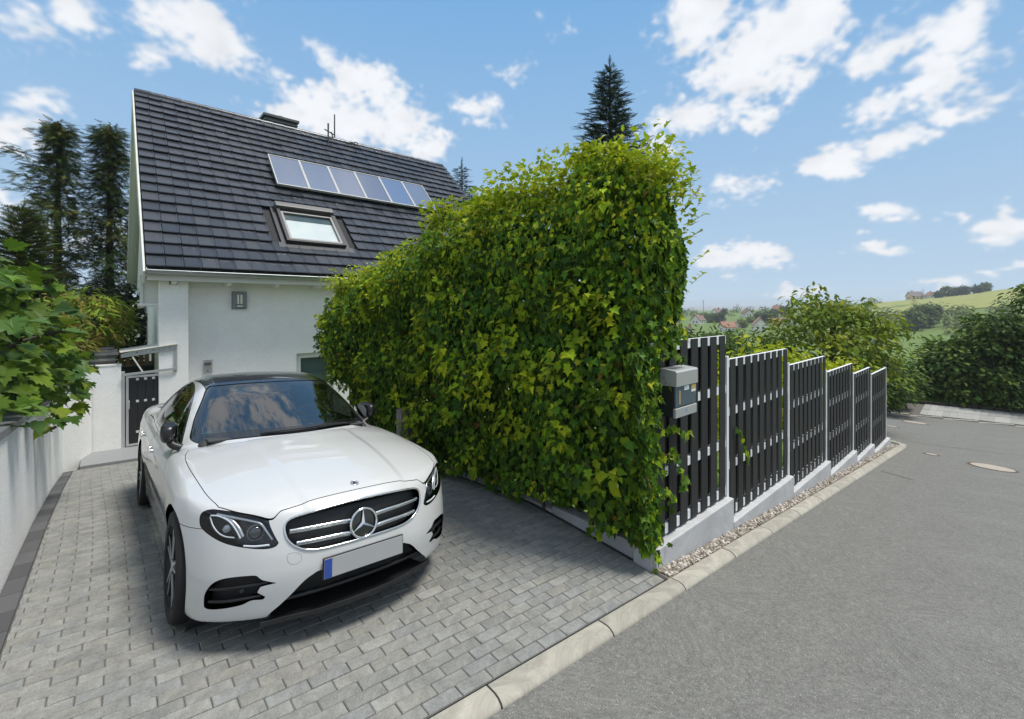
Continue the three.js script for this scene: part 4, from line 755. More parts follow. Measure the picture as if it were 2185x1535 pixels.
  const ik = [[0.806, 0.255, 1], [0.808, 0.32], [0.79, 0.374], [0.759, 0.407], [0.706, 0.424], [0.605, 0.428], [0.578, 0.410], [0.558, 0.395], [0.496, 0.371, 1], [0.56, 0.364], [0.574, 0.358, 1], [0.585, 0.332, 1], [0.547, 0.303, 1], [0.556, 0.288], [0.609, 0.289], [0.648, 0.268], [0.717, 0.252], [0.785, 0.243]];
  const intake = {};
  for (const sgn of [-1, 1]) { const d = poly(curve2(ik.map((p) => [p[0] * sgn, p[1], p[2]]), 4)); r = split(T, (x, y, z) => z < 0.1 ? 1 : d(x, y), 0, 2, [sgn < 0 ? -9 : 0.4, sgn < 0 ? -0.4 : 9, 0.2, 0.46, 0.1, 9]); T = r.out; intake[sgn] = { in: r.in, edge: r.outEdge }; }
  const lw = [[0.56, 0.09, 1], [0.525, 0.185], [0.47, 0.24], [0.42, 0.288], [0.36, 0.348], [0.31, 0.378], [0.255, 0.391], [0, 0.394]];
  const lwD = poly(curve2([...lw, ...mirror(lw.slice(0, -1)).reverse().map((p, i) => [p[0], p[1], lw[lw.length - 2 - i][2]])], 5));
  r = split(T, (x, y, z) => z < 0.3 ? 1 : lwD(x, y), 0, 1, [-0.6, 0.6, 0, 0.42, 0.3, 9]); T = r.out; const lwIn = r.in, lwEdge = r.outEdge;
  // bumper, doors
  r = split(T, (x, y, z) => Math.min(Math.max(y - 0.66 - 0.06 * (z - 0.3), 0.03 - z), 0.60 - z), 0.0018, 1, [-9, 9, -9, 9, 0, 9]); T = r.out; const bumper = r.in, bumpEdge = r.inEdge;
  const fd = poly([[-0.66, 0.29], [-1.96, 0.27], [-1.97, 0.928], [-0.95, 0.912], [-0.76, 0.88], [-0.64, 0.80]]), rd = poly(curve2([[-1.985, 0.27, 1], [-2.52, 0.27, 1], [-2.58, 0.42], [-2.70, 0.58], [-2.92, 0.71], [-3.14, 0.77], [-3.17, 0.955, 1], [-1.985, 0.935, 1]], 4)), doors = {};
  for (const sgn of [-1, 1]) { const a = split(T, (x, y, z) => x * sgn < 0.5 ? 1 : fd(z, y), 0.002, 1, [sgn < 0 ? -9 : 0.5, sgn < 0 ? -0.5 : 9, 0.2, 1, -2.05, -0.6]); const b = split(a.out, (x, y, z) => x * sgn < 0.5 ? 1 : rd(z, y), 0.002, 1, [sgn < 0 ? -9 : 0.5, sgn < 0 ? -0.5 : 9, 0.2, 1, -3.25, -1.9]); T = b.out; doors[sgn] = [a, b]; }
  // ---- parts ----
  part(car, 'body', joinShells([shell(T), lips(archEdge, 0.045), lips(wsEdge, 0.015), lips(cowlEdge, 0.012)]), paint);
  part(car, 'bonnet', shell(hood, { edges: hoodEdge, lip: 0.012 }), paint);
  part(car, 'front_bumper', shell(bumper, { edges: bumpEdge, lip: 0.01 }), paint);
  for (const sgn of [-1, 1]) doors[sgn].forEach((d, i) => {
    const dr = part(car, i ? 'rear_door' : 'front_door', shell(d.in, { edges: d.inEdge, lip: 0.012 }), paint);
    part(dr, 'window', shell(i ? sideParts[sgn].rear : sideParts[sgn].front), sideGlass);
    const hz = i ? -2.78 : -1.72, hy = 0.80, hx = (() => { let x = 1.1; while (carField(x, hy, hz) > 0.001) x -= 0.002; return x; })();
    part(dr, 'handle', rbox(0.022, 0.032, 0.24, 0.009).translate(sgn * (hx + 0.026), hy, hz), paint);
    for (const q of [0.085, -0.085]) part(dr, 'handle_mount', rbox(0.04, 0.03, 0.045, 0.008, sgn * (hx + 0.008), hy, hz + q), chrome);
  });
  for (const sgn of [-1, 1]) { part(car, 'window_trim', shell(sideParts[sgn].trim), black); part(car, 'quarter_window', shell(sideParts[sgn].quarter), sideGlass); }
  part(car, 'roof', shell(roof, { push: 0.001 }), black);
  const wsP = part(car, 'windscreen', shell(ws2.in), glass); part(wsP, 'black_border', shell(ws2.out), black);
  part(car, 'rear_window', shell(rearGlass), sideGlass);
  part(car, 'cabin_lining', shell((() => { const o = []; for (let i = 0; i < T.length; i += 3) { const v = T[i] * 3; if (VP[v + 2] < -0.45 && VP[v + 2] > -3.6 && VP[v + 1] > 0.4) o.push(T[i], T[i + 1], T[i + 2]); } for (const t of roof) o.push(t); return o; })(), { push: -0.02 }), std({ color: lin(0.05, 0.05, 0.05), roughness: 0.9 }));
  // headlamps
  for (const sgn of [-1, 1]) {
    const h = sub(car, 'headlamp'), S = (p) => p.map(([x, y]) => [x * sgn, y]);
    const bezel = std({ color: lin(0.016, 0.017, 0.019), roughness: 0.35, metalness: 0.4 });
    part(h, 'housing', joinShells([shell(lamps[sgn].lens, { push: -0.05 }), lips(lamps[sgn].edge, 0.052)]), bezel);
    part(h, 'lens', shell(lamps[sgn].lens), lensGlass);
    part(h, 'light_strip', noseTube(S([[0.80, 0.742], [0.765, 0.742], [0.72, 0.712], [0.69, 0.665], [0.672, 0.622]]), 0.0048, -0.02), std({ color: lin(0.55, 0.57, 0.60), roughness: 0.25 }));
    part(h, 'light_strip', noseTube(S([[0.805, 0.735], [0.795, 0.69], [0.772, 0.652], [0.74, 0.632], [0.70, 0.626]]), 0.0042, -0.022), std({ color: lin(0.48, 0.50, 0.53), roughness: 0.3 }));
    part(h, 'brow', noseTube(S([[0.77, 0.755], [0.70, 0.738], [0.62, 0.712], [0.575, 0.692], [0.548, 0.65], [0.52, 0.603]]), 0.007, -0.022), satin);
    part(h, 'brow', noseTube(S([[0.745, 0.738], [0.71, 0.715], [0.68, 0.675], [0.662, 0.63]]), 0.009, -0.028), satin);
    const [cx, cy, cz] = onNose(0.606 * sgn, 0.647, -0.035), nn = noseN(0.606 * sgn, 0.647), q = new THREE.Quaternion().setFromUnitVectors(new THREE.Vector3(0, 0, 1), new THREE.Vector3(nn[0] * 0.55, 0, 1).normalize());
    const ring = part(h, 'projector_ring', new THREE.TorusGeometry(0.043, 0.005, 10, 36), std({ color: lin(0.16, 0.165, 0.17), roughness: 0.25, metalness: 0.7 }), [cx, cy, cz]); ring.quaternion.copy(q);
    const eye = part(h, 'projector', new THREE.SphereGeometry(0.036, 24, 14).scale(1, 1, 0.55), phys({ color: lin(0.02, 0.022, 0.026), roughness: 0.03, clearcoat: 1 }), [cx, cy, cz]); eye.quaternion.copy(q);
    const [dx, dy, dz] = onNose(0.735 * sgn, 0.672, -0.04); part(h, 'reflector', new THREE.SphereGeometry(0.03, 20, 12).scale(1, 0.9, 0.5), std({ color: lin(0.35, 0.37, 0.4), roughness: 0.2, metalness: 0.8 }), [dx, dy, dz]);
    part(h, 'indicator_strip', noseTube(S([[0.655, 0.5825], [0.60, 0.577], [0.535, 0.577]]), 0.006, -0.012), std({ color: lin(0.68, 0.70, 0.72), roughness: 0.2 }));
  }
  // grille and star emblem
  const g = sub(car, 'grille');
  part(g, 'mesh', joinShells([shell(grIn, { push: -0.05 }), lips(grEdge, 0.055)]), std({ color: lin(0.004, 0.004, 0.005), roughness: 0.5 }));
  part(g, 'chrome_rim', noseTube(grille.filter((_, i) => i % 3 === 0), 0.0065, 0.002, true, 160), chrome);
  for (const sgn of [-1, 1]) for (const [y, x1] of [[0.630, 0.432], [0.558, 0.398]]) {
    const P = [[0.085, y - 0.006], [0.15, y - 0.001], [0.25, y + 0.002], [x1 - 0.06, y + 0.003], [x1, y + 0.004]].map(([x, yy]) => onNose(x * sgn, yy, -0.012));
    const t1 = tube(P.map(([x, yy, z]) => [x, yy + 0.004, z]), 0.0105, 30, 8), t2 = tube(P.map(([x, yy, z]) => [x, yy - 0.010, z - 0.004]), 0.006, 30, 8);
    part(g, 'slat', t1, chrome); part(g, 'slat_underside', t2, satin);
  }
  const gx = noseZ(0, 0.6), star = sub(car, 'emblem'); star.position.set(0, 0.593, gx + 0.004); star.rotation.x = -0.17;
  part(star, 'ring', new THREE.TorusGeometry(0.0865, 0.0085, 12, 64), chrome);
  part(star, 'backing', new THREE.CylinderGeometry(0.084, 0.084, 0.02, 48).rotateX(Math.PI / 2).translate(0, 0, -0.022), black);
  for (let k = 0; k < 3; k++) {
    const a = Math.PI / 2 + k * Math.PI * 2 / 3, tip = [Math.cos(a) * 0.084, Math.sin(a) * 0.084, 0], w = 0.0165, pl = [Math.cos(a + Math.PI / 3) * w, Math.sin(a + Math.PI / 3) * w, 0], pr = [Math.cos(a - Math.PI / 3) * w, Math.sin(a - Math.PI / 3) * w, 0], c = [0, 0, 0.016];
    const gg = new THREE.BufferGeometry(); gg.setAttribute('position', new THREE.Float32BufferAttribute([...c, ...tip, ...pl, ...c, ...pr, ...tip], 3)); gg.computeVertexNormals(); part(star, 'star_arm', gg, chrome);
  }
  // round badge on the bonnet
  { const o = [0, 0, 0, 1]; let y = 0.95; while (carField(0, y, 0.65) > 0.0005) y -= 0.0005; carGrad(0, y, 0.65, o); const b = sub(car, 'bonnet_badge'); b.position.set(0, y + 0.001, 0.65); b.quaternion.setFromUnitVectors(new THREE.Vector3(0, 1, 0), new THREE.Vector3(o[0], o[1], o[2]));
    part(b, 'badge_rim', new THREE.TorusGeometry(0.024, 0.004, 8, 32).rotateX(Math.PI / 2).scale(1, 0.7, 1), satin); part(b, 'badge_face', new THREE.CylinderGeometry(0.0235, 0.0235, 0.004, 28), std({ color: lin(0.42, 0.43, 0.45), roughness: 0.3, metalness: 0.6 }));
    part(b, 'badge_mark', merge([box(0.008, 0.003, 0.022, 0, 0.003, -0.005), box(0.02, 0.003, 0.006, 0.004, 0.003, 0.006), box(0.006, 0.003, 0.016, -0.009, 0.003, 0.005)]), plastic); }
  // side intakes, lower intake, splitter
  for (const sgn of [-1, 1]) {
    const s = sub(car, 'side_intake'); part(s, 'duct', joinShells([shell(intake[sgn].in, { push: -0.06 }), lips(intake[sgn].edge, 0.062)]), plastic);
    part(s, 'fin', tube([[0.80, 0.345], [0.74, 0.352], [0.66, 0.362], [0.60, 0.368], [0.54, 0.371]].map(([x, y]) => onNose(x * sgn, y, -0.022)), 0.011, 30, 8), trim);
    part(s, 'fin', tube([[0.80, 0.272], [0.72, 0.279], [0.64, 0.29], [0.57, 0.297]].map(([x, y]) => onNose(x * sgn, y, -0.022)), 0.010, 30, 8), trim);
    part(s, 'parking_sensor', new THREE.CylinderGeometry(0.011, 0.011, 0.02, 18).rotateX(Math.PI / 2).translate(...onNose(0.672 * sgn, 0.325, -0.045)), std({ color: lin(0.05, 0.05, 0.052), roughness: 0.4 }));
  }
  const lo = sub(car, 'lower_intake'); part(lo, 'duct', joinShells([shell(lwIn, { push: -0.09 }), lips(lwEdge, 0.10)]), plastic);
  part(lo, 'crossbar', noseTube([[-0.44, 0.238], [-0.3, 0.24], [0, 0.242], [0.3, 0.24], [0.44, 0.238]], 0.013, -0.05), trim);
  const lipPts = [[-0.50, 0.690], [-0.42, 0.735], [-0.25, 0.785], [0, 0.805], [0.25, 0.785], [0.42, 0.735], [0.50, 0.690]];
  part(car, 'splitter', (() => { const c = curve2(lipPts.map((p) => [...p]), 6, false), s = [...c, lipPts[lipPts.length - 1].slice(0, 2), [0.4, 0.3], [-0.4, 0.3]]; return prism(s, 0.022, 0.004).rotateX(Math.PI / 2).translate(0, 0.152, 0); })(), trim);
  // number plate without characters
  const np = sub(car, 'number_plate'); np.position.set(0, 0.398, noseZ(0.0, 0.43) + 0.012); np.rotation.x = -0.04;
  part(np, 'holder', rbox(0.534, 0.126, 0.012, 0.005, 0, 0, -0.007), plastic); part(np, 'plate', rbox(0.52, 0.112, 0.004, 0.0015, 0, 0, 0.001), std({ color: lin(0.33, 0.335, 0.34), roughness: 0.5 })); part(np, 'blue_band', box(0.045, 0.108, 0.002, -0.236, 0, 0.0036), std({ color: lin(0.02, 0.06, 0.28), roughness: 0.5 }));
  part(car, 'tow_cover', noseTube([[-0.445, 0.512], [-0.41, 0.518], [-0.378, 0.503], [-0.376, 0.47], [-0.405, 0.456], [-0.438, 0.468]], 0.0012, 0.0002, true), std({ color: lin(0.3, 0.3, 0.3), roughness: 0.6 }));
  // mirrors, folded in
  for (const sgn of [-1, 1]) {
    const m = sub(car, 'door_mirror'); m.position.set(sgn < 0 ? -0.885 : 0.845, 1.06, sgn < 0 ? -0.84 : -1.02); m.rotation.y = sgn * 0.15;
    const hg = new THREE.SphereGeometry(1, 32, 20); { const p = hg.attributes.position; for (let i = 0; i < p.count; i++) { let x = p.getX(i), y = p.getY(i), z = p.getZ(i); const e = (v) => Math.sign(v) * Math.pow(Math.abs(v), 0.72); x = e(x); y = e(y); z = e(z); const w = 1 - 0.22 * (z * 0.5 + 0.5) * (y > 0 ? 0.6 : 1); p.setXYZ(i, x * 0.062 * w * sgn, y * 0.088 * w, z * 0.125); } hg.computeVertexNormals(); }
    part(m, 'mirror_shell', hg, std({ color: lin(0.010, 0.010, 0.011), roughness: 0.3 }));
    part(m, 'mirror_foot', tube([[-sgn * 0.01, -0.05, 0.04], [-sgn * 0.03, -0.085, 0.06], [-sgn * 0.085, -0.115, 0.07]], 0.03, 14, 10), trim);
    part(m, 'mirror_glass', rbox(0.006, 0.12, 0.17, 0.002).translate(-sgn * 0.058, 0, 0), std({ color: lin(0.10, 0.11, 0.12), roughness: 0.05, metalness: 1 }));
  }
  // wheels
  const rubber = std({ color: lin(0.012, 0.012, 0.012), roughness: 0.85 }), alloy = std({ color: lin(0.55, 0.56, 0.57), roughness: 0.3, metalness: 0.5 }), rimDark = std({ color: lin(0.02, 0.02, 0.022), roughness: 0.35, metalness: 0.5 });
  const wheelProto = (() => {
    const w = new THREE.Group(); w.name = 'wheel';
    const tp = [[0.245, -0.115], [0.30, -0.122], [0.322, -0.118], [0.334, -0.10], [0.338, -0.06], [0.339, 0], [0.338, 0.06], [0.334, 0.10], [0.322, 0.118], [0.30, 0.122], [0.255, 0.116], [0.245, 0.11]];
    part(w, 'tyre', new THREE.LatheGeometry(tp.map(([r2, y]) => new THREE.Vector2(r2, y)), 56).rotateZ(-Math.PI / 2), rubber);
    part(w, 'rim', new THREE.LatheGeometry([[0.05, -0.05], [0.20, -0.06], [0.225, 0.02], [0.236, 0.09], [0.247, 0.112], [0.250, 0.116], [0.246, 0.118]].map(([r2, y]) => new THREE.Vector2(r2, y)), 56).rotateZ(-Math.PI / 2), rimDark);
    for (let k = 0; k < 5; k++) for (const o of [-0.17, 0.17]) {
      const gg = prism([[0.045, -0.017], [0.14, -0.011], [0.243, -0.015], [0.243, 0.015], [0.14, 0.011], [0.045, 0.017]], 0.032, 0.003).rotateZ(k * Math.PI * 0.4 + o * 0.9).rotateY(Math.PI / 2).translate(0.07, 0, 0);
      part(w, 'spoke', gg, rimDark);
      const ed = prism([[0.05, -0.010], [0.243, -0.013], [0.243, 0.0], [0.05, 0.002]], 0.003).rotateZ(k * Math.PI * 0.4 + o * 0.9 + 0.02 * Math.sign(o)).rotateY(Math.PI / 2).translate(0.107, 0, 0);
      part(w, 'spoke_edge', ed, alloy);
    }
    part(w, 'hub_cap', new THREE.CylinderGeometry(0.035, 0.04, 0.05, 24).rotateZ(-Math.PI / 2).translate(0.085, 0, 0), satin);
    part(w, 'brake_disc', new THREE.CylinderGeometry(0.17, 0.17, 0.02, 40).rotateZ(-Math.PI / 2).translate(-0.02, 0, 0), std({ color: lin(0.25, 0.25, 0.25), roughness: 0.4, metalness: 0.8 }));
    return w;
  })();
  for (const [x, z, a] of [[-0.80, 0, 0.3], [0.80, 0, 1.1], [-0.80, REAR, 2.2], [0.80, REAR, 0.7]]) { const w = wheelProto.clone(); w.position.set(x, 0.339, z); w.rotation.set(a, x < 0 ? Math.PI : 0, 0, 'YXZ'); car.add(w); }
  // wheel-house liners and underside
  for (const z of [0, REAR]) for (const sgn of [-1, 1]) { const l = new THREE.CylinderGeometry(0.392, 0.392, 0.30, 36, 1, true).rotateZ(Math.PI / 2); part(car, 'wheel_arch_liner', l, plastic, [sgn * 0.70, 0.345, z]); part(car, 'wheel_arch_back', new THREE.CircleGeometry(0.39, 32).rotateY(Math.PI / 2), plastic, [sgn * 0.555, 0.345, z]); }
  part(car, 'underside', box(1.05, 0.06, 4.4, 0, 0.175, -1.65), plastic);
  // cabin
  const cab = sub(car, 'cabin'), leather = std({ color: lin(0.035, 0.034, 0.033), roughness: 0.7 }), cream = std({ color: lin(0.022, 0.022, 0.022), roughness: 0.8 });
  part(cab, 'dashboard', rbox(1.42, 0.16, 0.55, 0.06, 0, 0.90, -0.93), leather);
  part(cab, 'dashboard_top', rbox(1.30, 0.02, 0.34, 0.01, 0, 0.985, -0.80), std({ color: lin(0.045, 0.045, 0.046), roughness: 0.8 }));
  part(cab, 'steering_wheel', new THREE.TorusGeometry(0.185, 0.017, 10, 36).rotateX(-0.45).translate(0.36, 0.96, -1.26), leather); part(cab, 'steering_hub', rbox(0.16, 0.12, 0.06, 0.03).rotateX(-0.45).translate(0.36, 0.96, -1.27), leather);
  part(cab, 'display', rbox(0.60, 0.12, 0.03, 0.01, 0.22, 1.0, -1.02), plastic);
  for (const x of [-0.37, 0.37]) { part(cab, 'seat_back', rbox(0.52, 0.66, 0.16, 0.07).rotateX(-0.22).translate(x, 0.86, -1.92), cream); part(cab, 'head_rest', rbox(0.28, 0.17, 0.10, 0.045, x, 1.24, -2.0), cream); part(cab, 'seat_cushion', rbox(0.52, 0.16, 0.55, 0.06, x, 0.52, -1.62), cream); }
  part(cab, 'rear_bench', rbox(1.32, 0.62, 0.18, 0.07).rotateX(-0.3).translate(0, 0.86, -2.95), cream); part(cab, 'parcel_shelf', box(1.2, 0.02, 0.5, 0, 1.06, -3.25), leather); part(cab, 'floor', box(1.4, 0.03, 3.0, 0, 0.33, -1.9), leather); part(cab, 'bulkhead', box(1.5, 0.5, 0.03, 0, 0.66, -0.62), leather);
  part(cab, 'rear_view_mirror', rbox(0.24, 0.07, 0.03, 0.015, 0, 1.27, -1.22), plastic);
  { const o = [0, 0, 0, 1]; const wsPt = (x, y, off) => { const z = (() => { let q = -0.3; while (carField(x, y, q) > 0.0005) q -= 0.0008; return q; })(); carGrad(x, y, z, o); return new THREE.Vector3(x + o[0] * off, y + o[1] * off, z + o[2] * off); };
    const p = wsPt(-0.632, 1.022, -0.004), q = new THREE.Quaternion().setFromUnitVectors(new THREE.Vector3(0, 0, 1), new THREE.Vector3(o[0], o[1], o[2]));
    const st = part(car, 'green_sticker', new THREE.CylinderGeometry(0.038, 0.038, 0.001, 28).rotateX(Math.PI / 2), std({ color: lin(0.01, 0.22, 0.16), roughness: 0.5 }), p.toArray()); st.quaternion.copy(q);
    const s2 = part(st, 'sticker_field', box(0.046, 0.018, 0.001, 0, -0.012, 0.001), std({ color: lin(0.7, 0.75, 0.72), roughness: 0.5 }));
    const c = part(cab, 'dash_speaker', new THREE.TorusGeometry(0.035, 0.006, 8, 28).rotateX(Math.PI / 2).translate(0, 0.998, -0.78), satin);
    part(car, 'wiper', tube([-0.30, -0.1, 0.1, 0.3, 0.45].map((x, i) => wsPt(x, [1.012, 1.02, 1.022, 1.018, 1.005][i], 0.012).toArray()), 0.007, 40, 6), plastic);
    part(car, 'wiper', tube([0.15, 0.3, 0.45, 0.6].map((x, i) => wsPt(x, [1.012, 1.01, 1.0, 0.985][i], 0.012).toArray()), 0.007, 30, 6), plastic); }
}
// ================= plants =================
function leafGeo(half, { fold = 0.28, curl = 0.25, rib = [0.3, 0.62] } = {}) {   // half outline from stalk (0,0) to tip (0,1); folded along the rib
  const V2 = [...half, ...rib.slice().reverse().map((y) => [0, y])].map(([x, y]) => new THREE.Vector2(x, y));
  const faces = THREE.ShapeUtils.triangulateShape(V2, []), P = [], N = V2.length;
  const pt = (v, s) => [v.x * s, v.y, fold * Math.abs(v.x) - curl * v.y * v.y];
  for (const f of faces) { const [a, b, c] = f.map((i) => V2[i]); P.push(...pt(a, 1), ...pt(b, 1), ...pt(c, 1), ...pt(a, -1), ...pt(c, -1), ...pt(b, -1)); }
  const g = new THREE.BufferGeometry(); g.setAttribute('position', new THREE.Float32BufferAttribute(P, 3)); g.computeVertexNormals(); return g;
}
const IVY = leafGeo([[0, 0], [0.22, -0.10], [0.50, 0.10], [0.30, 0.26], [0.54, 0.52], [0.23, 0.58], [0, 1]], { fold: 0.3, curl: 0.22 });
const IVY3 = leafGeo([[0, 0], [0.30, -0.06], [0.46, 0.30], [0.30, 0.50], [0.18, 0.72], [0, 1]], { fold: 0.36, curl: 0.3 });
const OVAL = leafGeo([[0, 0], [0.20, 0.16], [0.28, 0.42], [0.20, 0.74], [0, 1]], { fold: 0.3, curl: 0.28 });
const NARROW = leafGeo([[0, 0], [0.11, 0.2], [0.14, 0.5], [0.08, 0.8], [0, 1]], { fold: 0.25, curl: 0.4 });
const MAPLE = leafGeo([[0, 0], [0.14, -0.09], [0.40, -0.12], [0.34, 0.02], [0.62, 0.10], [0.50, 0.22], [0.68, 0.46], [0.44, 0.42], [0.42, 0.58], [0.22, 0.50], [0.26, 0.72], [0.12, 0.74], [0, 1]], { fold: 0.2, curl: 0.3, rib: [0.22, 0.45, 0.7] });
const SPRAY = (() => {                                     // a flat conifer twig: rib with side needles
  const P = []; const tri = (a, b, c) => P.push(...a, ...b, ...c);
  for (let k = 0; k < 7; k++) for (const s of [-1, 1]) { const y = 0.05 + k * 0.13, l = 0.34 * (1 - k / 8.5); tri([0, y, 0], [s * l, y + l * 0.75, -0.06 * l + 0.03 * (k % 2)], [0, y + 0.085, 0.01]); }
  tri([-0.03, 0, 0], [0.03, 0, 0], [0, 1.08, -0.05]);
  const g = new THREE.BufferGeometry(); g.setAttribute('position', new THREE.Float32BufferAttribute(P, 3)); g.computeVertexNormals(); return g;
})();
const leafMat = (o = {}) => phys({ color: 0xffffff, roughness: 1, transmission: o.through ?? 0.32, thickness: 0, specularIntensity: 0.25, clearcoat: o.gloss ?? 0.12, clearcoatRoughness: 0.3 });
const LEAF = leafMat(), LEAFY = leafMat({ through: 0.45, gloss: 0.08 }), NEEDLE = leafMat({ through: 0.15, gloss: 0.03 });
const BARK = std({ color: lin(0.07, 0.052, 0.04), roughness: 1 }), BARKG = std({ color: lin(0.12, 0.105, 0.09), roughness: 1 });
const _x = new THREE.Vector3(), _y = new THREE.Vector3(), _z = new THREE.Vector3();
function leafMatrix(p, tip, normal, s, sx = 1) {
  _y.set(...tip).normalize(); _z.set(...normal); _x.crossVectors(_y, _z); if (_x.lengthSq() < 1e-6) _x.set(1, 0, 0); _x.normalize(); _z.crossVectors(_x, _y);
  return new THREE.Matrix4().makeBasis(_x.clone().multiplyScalar(s * sx), _y.clone().multiplyScalar(s), _z.clone().multiplyScalar(s)).setPosition(...p);
}
function scatter(parent, name, geometry, material, list) {  // list of { m, c }
  if (!list.length) return;
  const im = new THREE.InstancedMesh(geometry, material, list.length), c = new THREE.Color();
  list.forEach((l, i) => { im.setMatrixAt(i, l.m); im.setColorAt(i, c.setRGB(...l.c)); });
  im.name = name; im.userData.kind = 'stuff'; im.castShadow = im.receiveShadow = true; parent.add(im);
}
function leafParts(parent, name, geometry, base, list) {    // the nearest leaves, each a mesh of its own; a few shared tones
  const tones = new Map();
  for (const l of list) {
    const key = l.c.map((v) => Math.round(Math.pow(v, 0.5) * 16)).join();
    let m = tones.get(key); if (!m) { m = base.clone(); m.color.setRGB(...l.c); tones.set(key, m); }
    const o = part(parent, name, geometry, m); l.m.decompose(o.position, o.quaternion, o.scale);
  }
}
const jit = (c, R, k = 0.25) => { const f = 1 + (R() - 0.5) * 2 * k, h = (R() - 0.5) * k; return [Math.max(0.003, c[0] * f * (1 + h)), Math.max(0.004, c[1] * f), Math.max(0.002, c[2] * f * (1 - h * 0.6))]; };
const pick = (a, R) => a[Math.floor(R() * a.length)];
const toPx = (p) => { const v = new THREE.Vector3(...p).sub(EYE), d = v.dot(FWD); return [1092.5 + 959 * v.dot(SIDE) / d, 655 - 959 * v.y / d, d]; };

// ---- the big climbing hedge beside the drive ----
{
  const hedge = thing('ivy_hedge', 'tall dense green climber hedge between the driveway and the fence', 'hedge');
  const R = rng(404), rr = () => R() * 2 - 1;
  const topT = tab([[-9.75, 1.2], [-9.4, 1.8], [-9.1, 2.08], [-8.6, 2.22], [-7.65, 2.39], [-6.42, 2.53], [-5.85, 2.70], [-5.35, 3.02], [-4.97, 3.14], [-4.4, 3.0], [-3.5, 3.02], [-2.9, 3.12], [-2.5, 3.26], [-2.2, 3.12], [-2.0, 2.85]]);
  const face = (y, z) => 3.30 - 0.24 * sst(-0.1, 1.7, y) + 0.30 * sst(-5.5, -9, z) * sst(1.5, -0.2, y) + 0.16 * sst(0.2, -0.5, y - drive(3.4, z) - 0.3) + 0.26 * n3(z * 0.8, y * 1.0, 1.5) + 0.20 * n3(z * 2.0, y * 2.2, 4.5) + 0.10 * n3(z * 4.5, y * 4.5, 2.5) - 0.10 * sst(1.7, 2.5, y) + 0.42 * Math.pow(clamp((z + 2.62) / 0.55, 0, 1), 2) * sst(0.2, 1.4, y) + 0.30 * Math.pow(sst(topT(z) - 0.7, topT(z) + 0.1, y), 2) + 0.45 * Math.pow(sst(-8.3, -9.5, z), 2);
  const rightX = (y) => y < 1.55 ? 3.62 : lerp(3.92, 4.36, clamp((y - 1.6) / 1.5, 0, 1)) + 0.10 * n3(y * 2, 3.3, 0.2);
  const endZ = (x, y) => -2.09 + (y < 1.55 ? -0.02 : 0.05 * n3(x * 2, y * 2, 7)) - 0.28 * sst(2.5, 3.4, y) - (y < 1.55 ? 0 : 0.35 * Math.pow(Math.abs(x - 3.85) / 0.6, 2.4));
  const brown = [[0.16, 0.075, 0.02], [0.22, 0.14, 0.03]], old = [[0.115, 0.225, 0.010], [0.075, 0.165, 0.011], [0.17, 0.27, 0.010], [0.042, 0.105, 0.012], [0.095, 0.19, 0.016], [0.09, 0.185, 0.009], [0.035, 0.085, 0.014]], young = [[0.34, 0.42, 0.012], [0.26, 0.355, 0.012], [0.40, 0.45, 0.016], [0.22, 0.32, 0.012]], lime = [[0.38, 0.44, 0.03], [0.44, 0.46, 0.06]];
  const A = [], B = [], C = [], add = (L, p, tip, n, s, c, sx) => L.push({ m: leafMatrix(p, tip, n, s, sx), c, p, s });
  const yb = (z) => drive(3.45, z) + 0.05 + 0.16 * (0.5 + n3(z * 2.2, 0, 3)) - 0.06;
  // side towards the drive
  for (let i = 0; i < 25000; i++) {
    const z = -9.45 + 7.42 * R(), t = topT(z), b = yb(z) + (z > -3.6 ? 0.17 + 0.14 * n3(z * 3, 2, 2) : 0) + 0.9 * sst(-8.0, -9.4, z), y = lerp(b, t + 0.02, Math.pow(R(), 0.95)), layer = R();
    const x = face(y, z) + (layer < 0.62 ? 0.05 * R() : layer < 0.85 ? 0.07 + 0.08 * R() : 0.16 + 0.22 * R()) - (R() < 0.06 ? 0.06 * R() : 0);
    const patch = n3(z * 1.3, y * 1.3, 9.4), hi = sst(t - 1.0, t - 0.1, y);
    const fresh = R() < 0.10 + 0.62 * hi + 0.12 * patch, c = fresh ? (R() < 0.10 ? pick(lime, R) : pick(young, R)) : R() < 0.012 ? pick(brown, R) : pick(old, R);
    const s = (fresh ? 0.036 + 0.034 * R() : 0.046 + 0.06 * R() * R()) * (1 - 0.2 * hi);
    add(R() < 0.55 ? A : B, [x, y, z], [-0.35 + 0.35 * rr(), -0.85 + 0.55 * rr() + 0.5 * hi * R(), 0.55 * rr()], [-1, 0.35 + 0.7 * rr(), 0.85 * rr()], s, jit(c, R, 0.38));
  }
  // end towards the road
  for (let i = 0; i < 5200; i++) {
    const low = R() < 0.42, y = low ? lerp(-0.12, 1.7, R()) : lerp(1.5, topT(-2.3) + 0.02, R()), x0 = face(y, -2.2), x1 = low ? 3.50 + 0.05 * rr() + (y > 0.35 && y < 1.3 ? 0.08 * R() : 0) : rightX(y), x = lerp(x0, x1, R());
    const z = endZ(x, y) - (R() < 0.65 ? 0.05 * R() : 0.22 * R()) + (low ? 0.03 : 0), hi = sst(2.4, 3.3, y);
    const fresh = R() < 0.16 + 0.5 * hi, c = fresh ? pick(young, R) : pick(old, R);
    add(R() < 0.55 ? A : B, [x, y, z], [0.5 * rr(), -0.8 + 0.6 * rr(), 0.35 + 0.3 * rr()], [0.7 * rr(), 0.4 + 0.5 * rr(), 1], (fresh ? 0.05 : 0.065) + 0.04 * R(), jit(c, R, 0.22));
  }
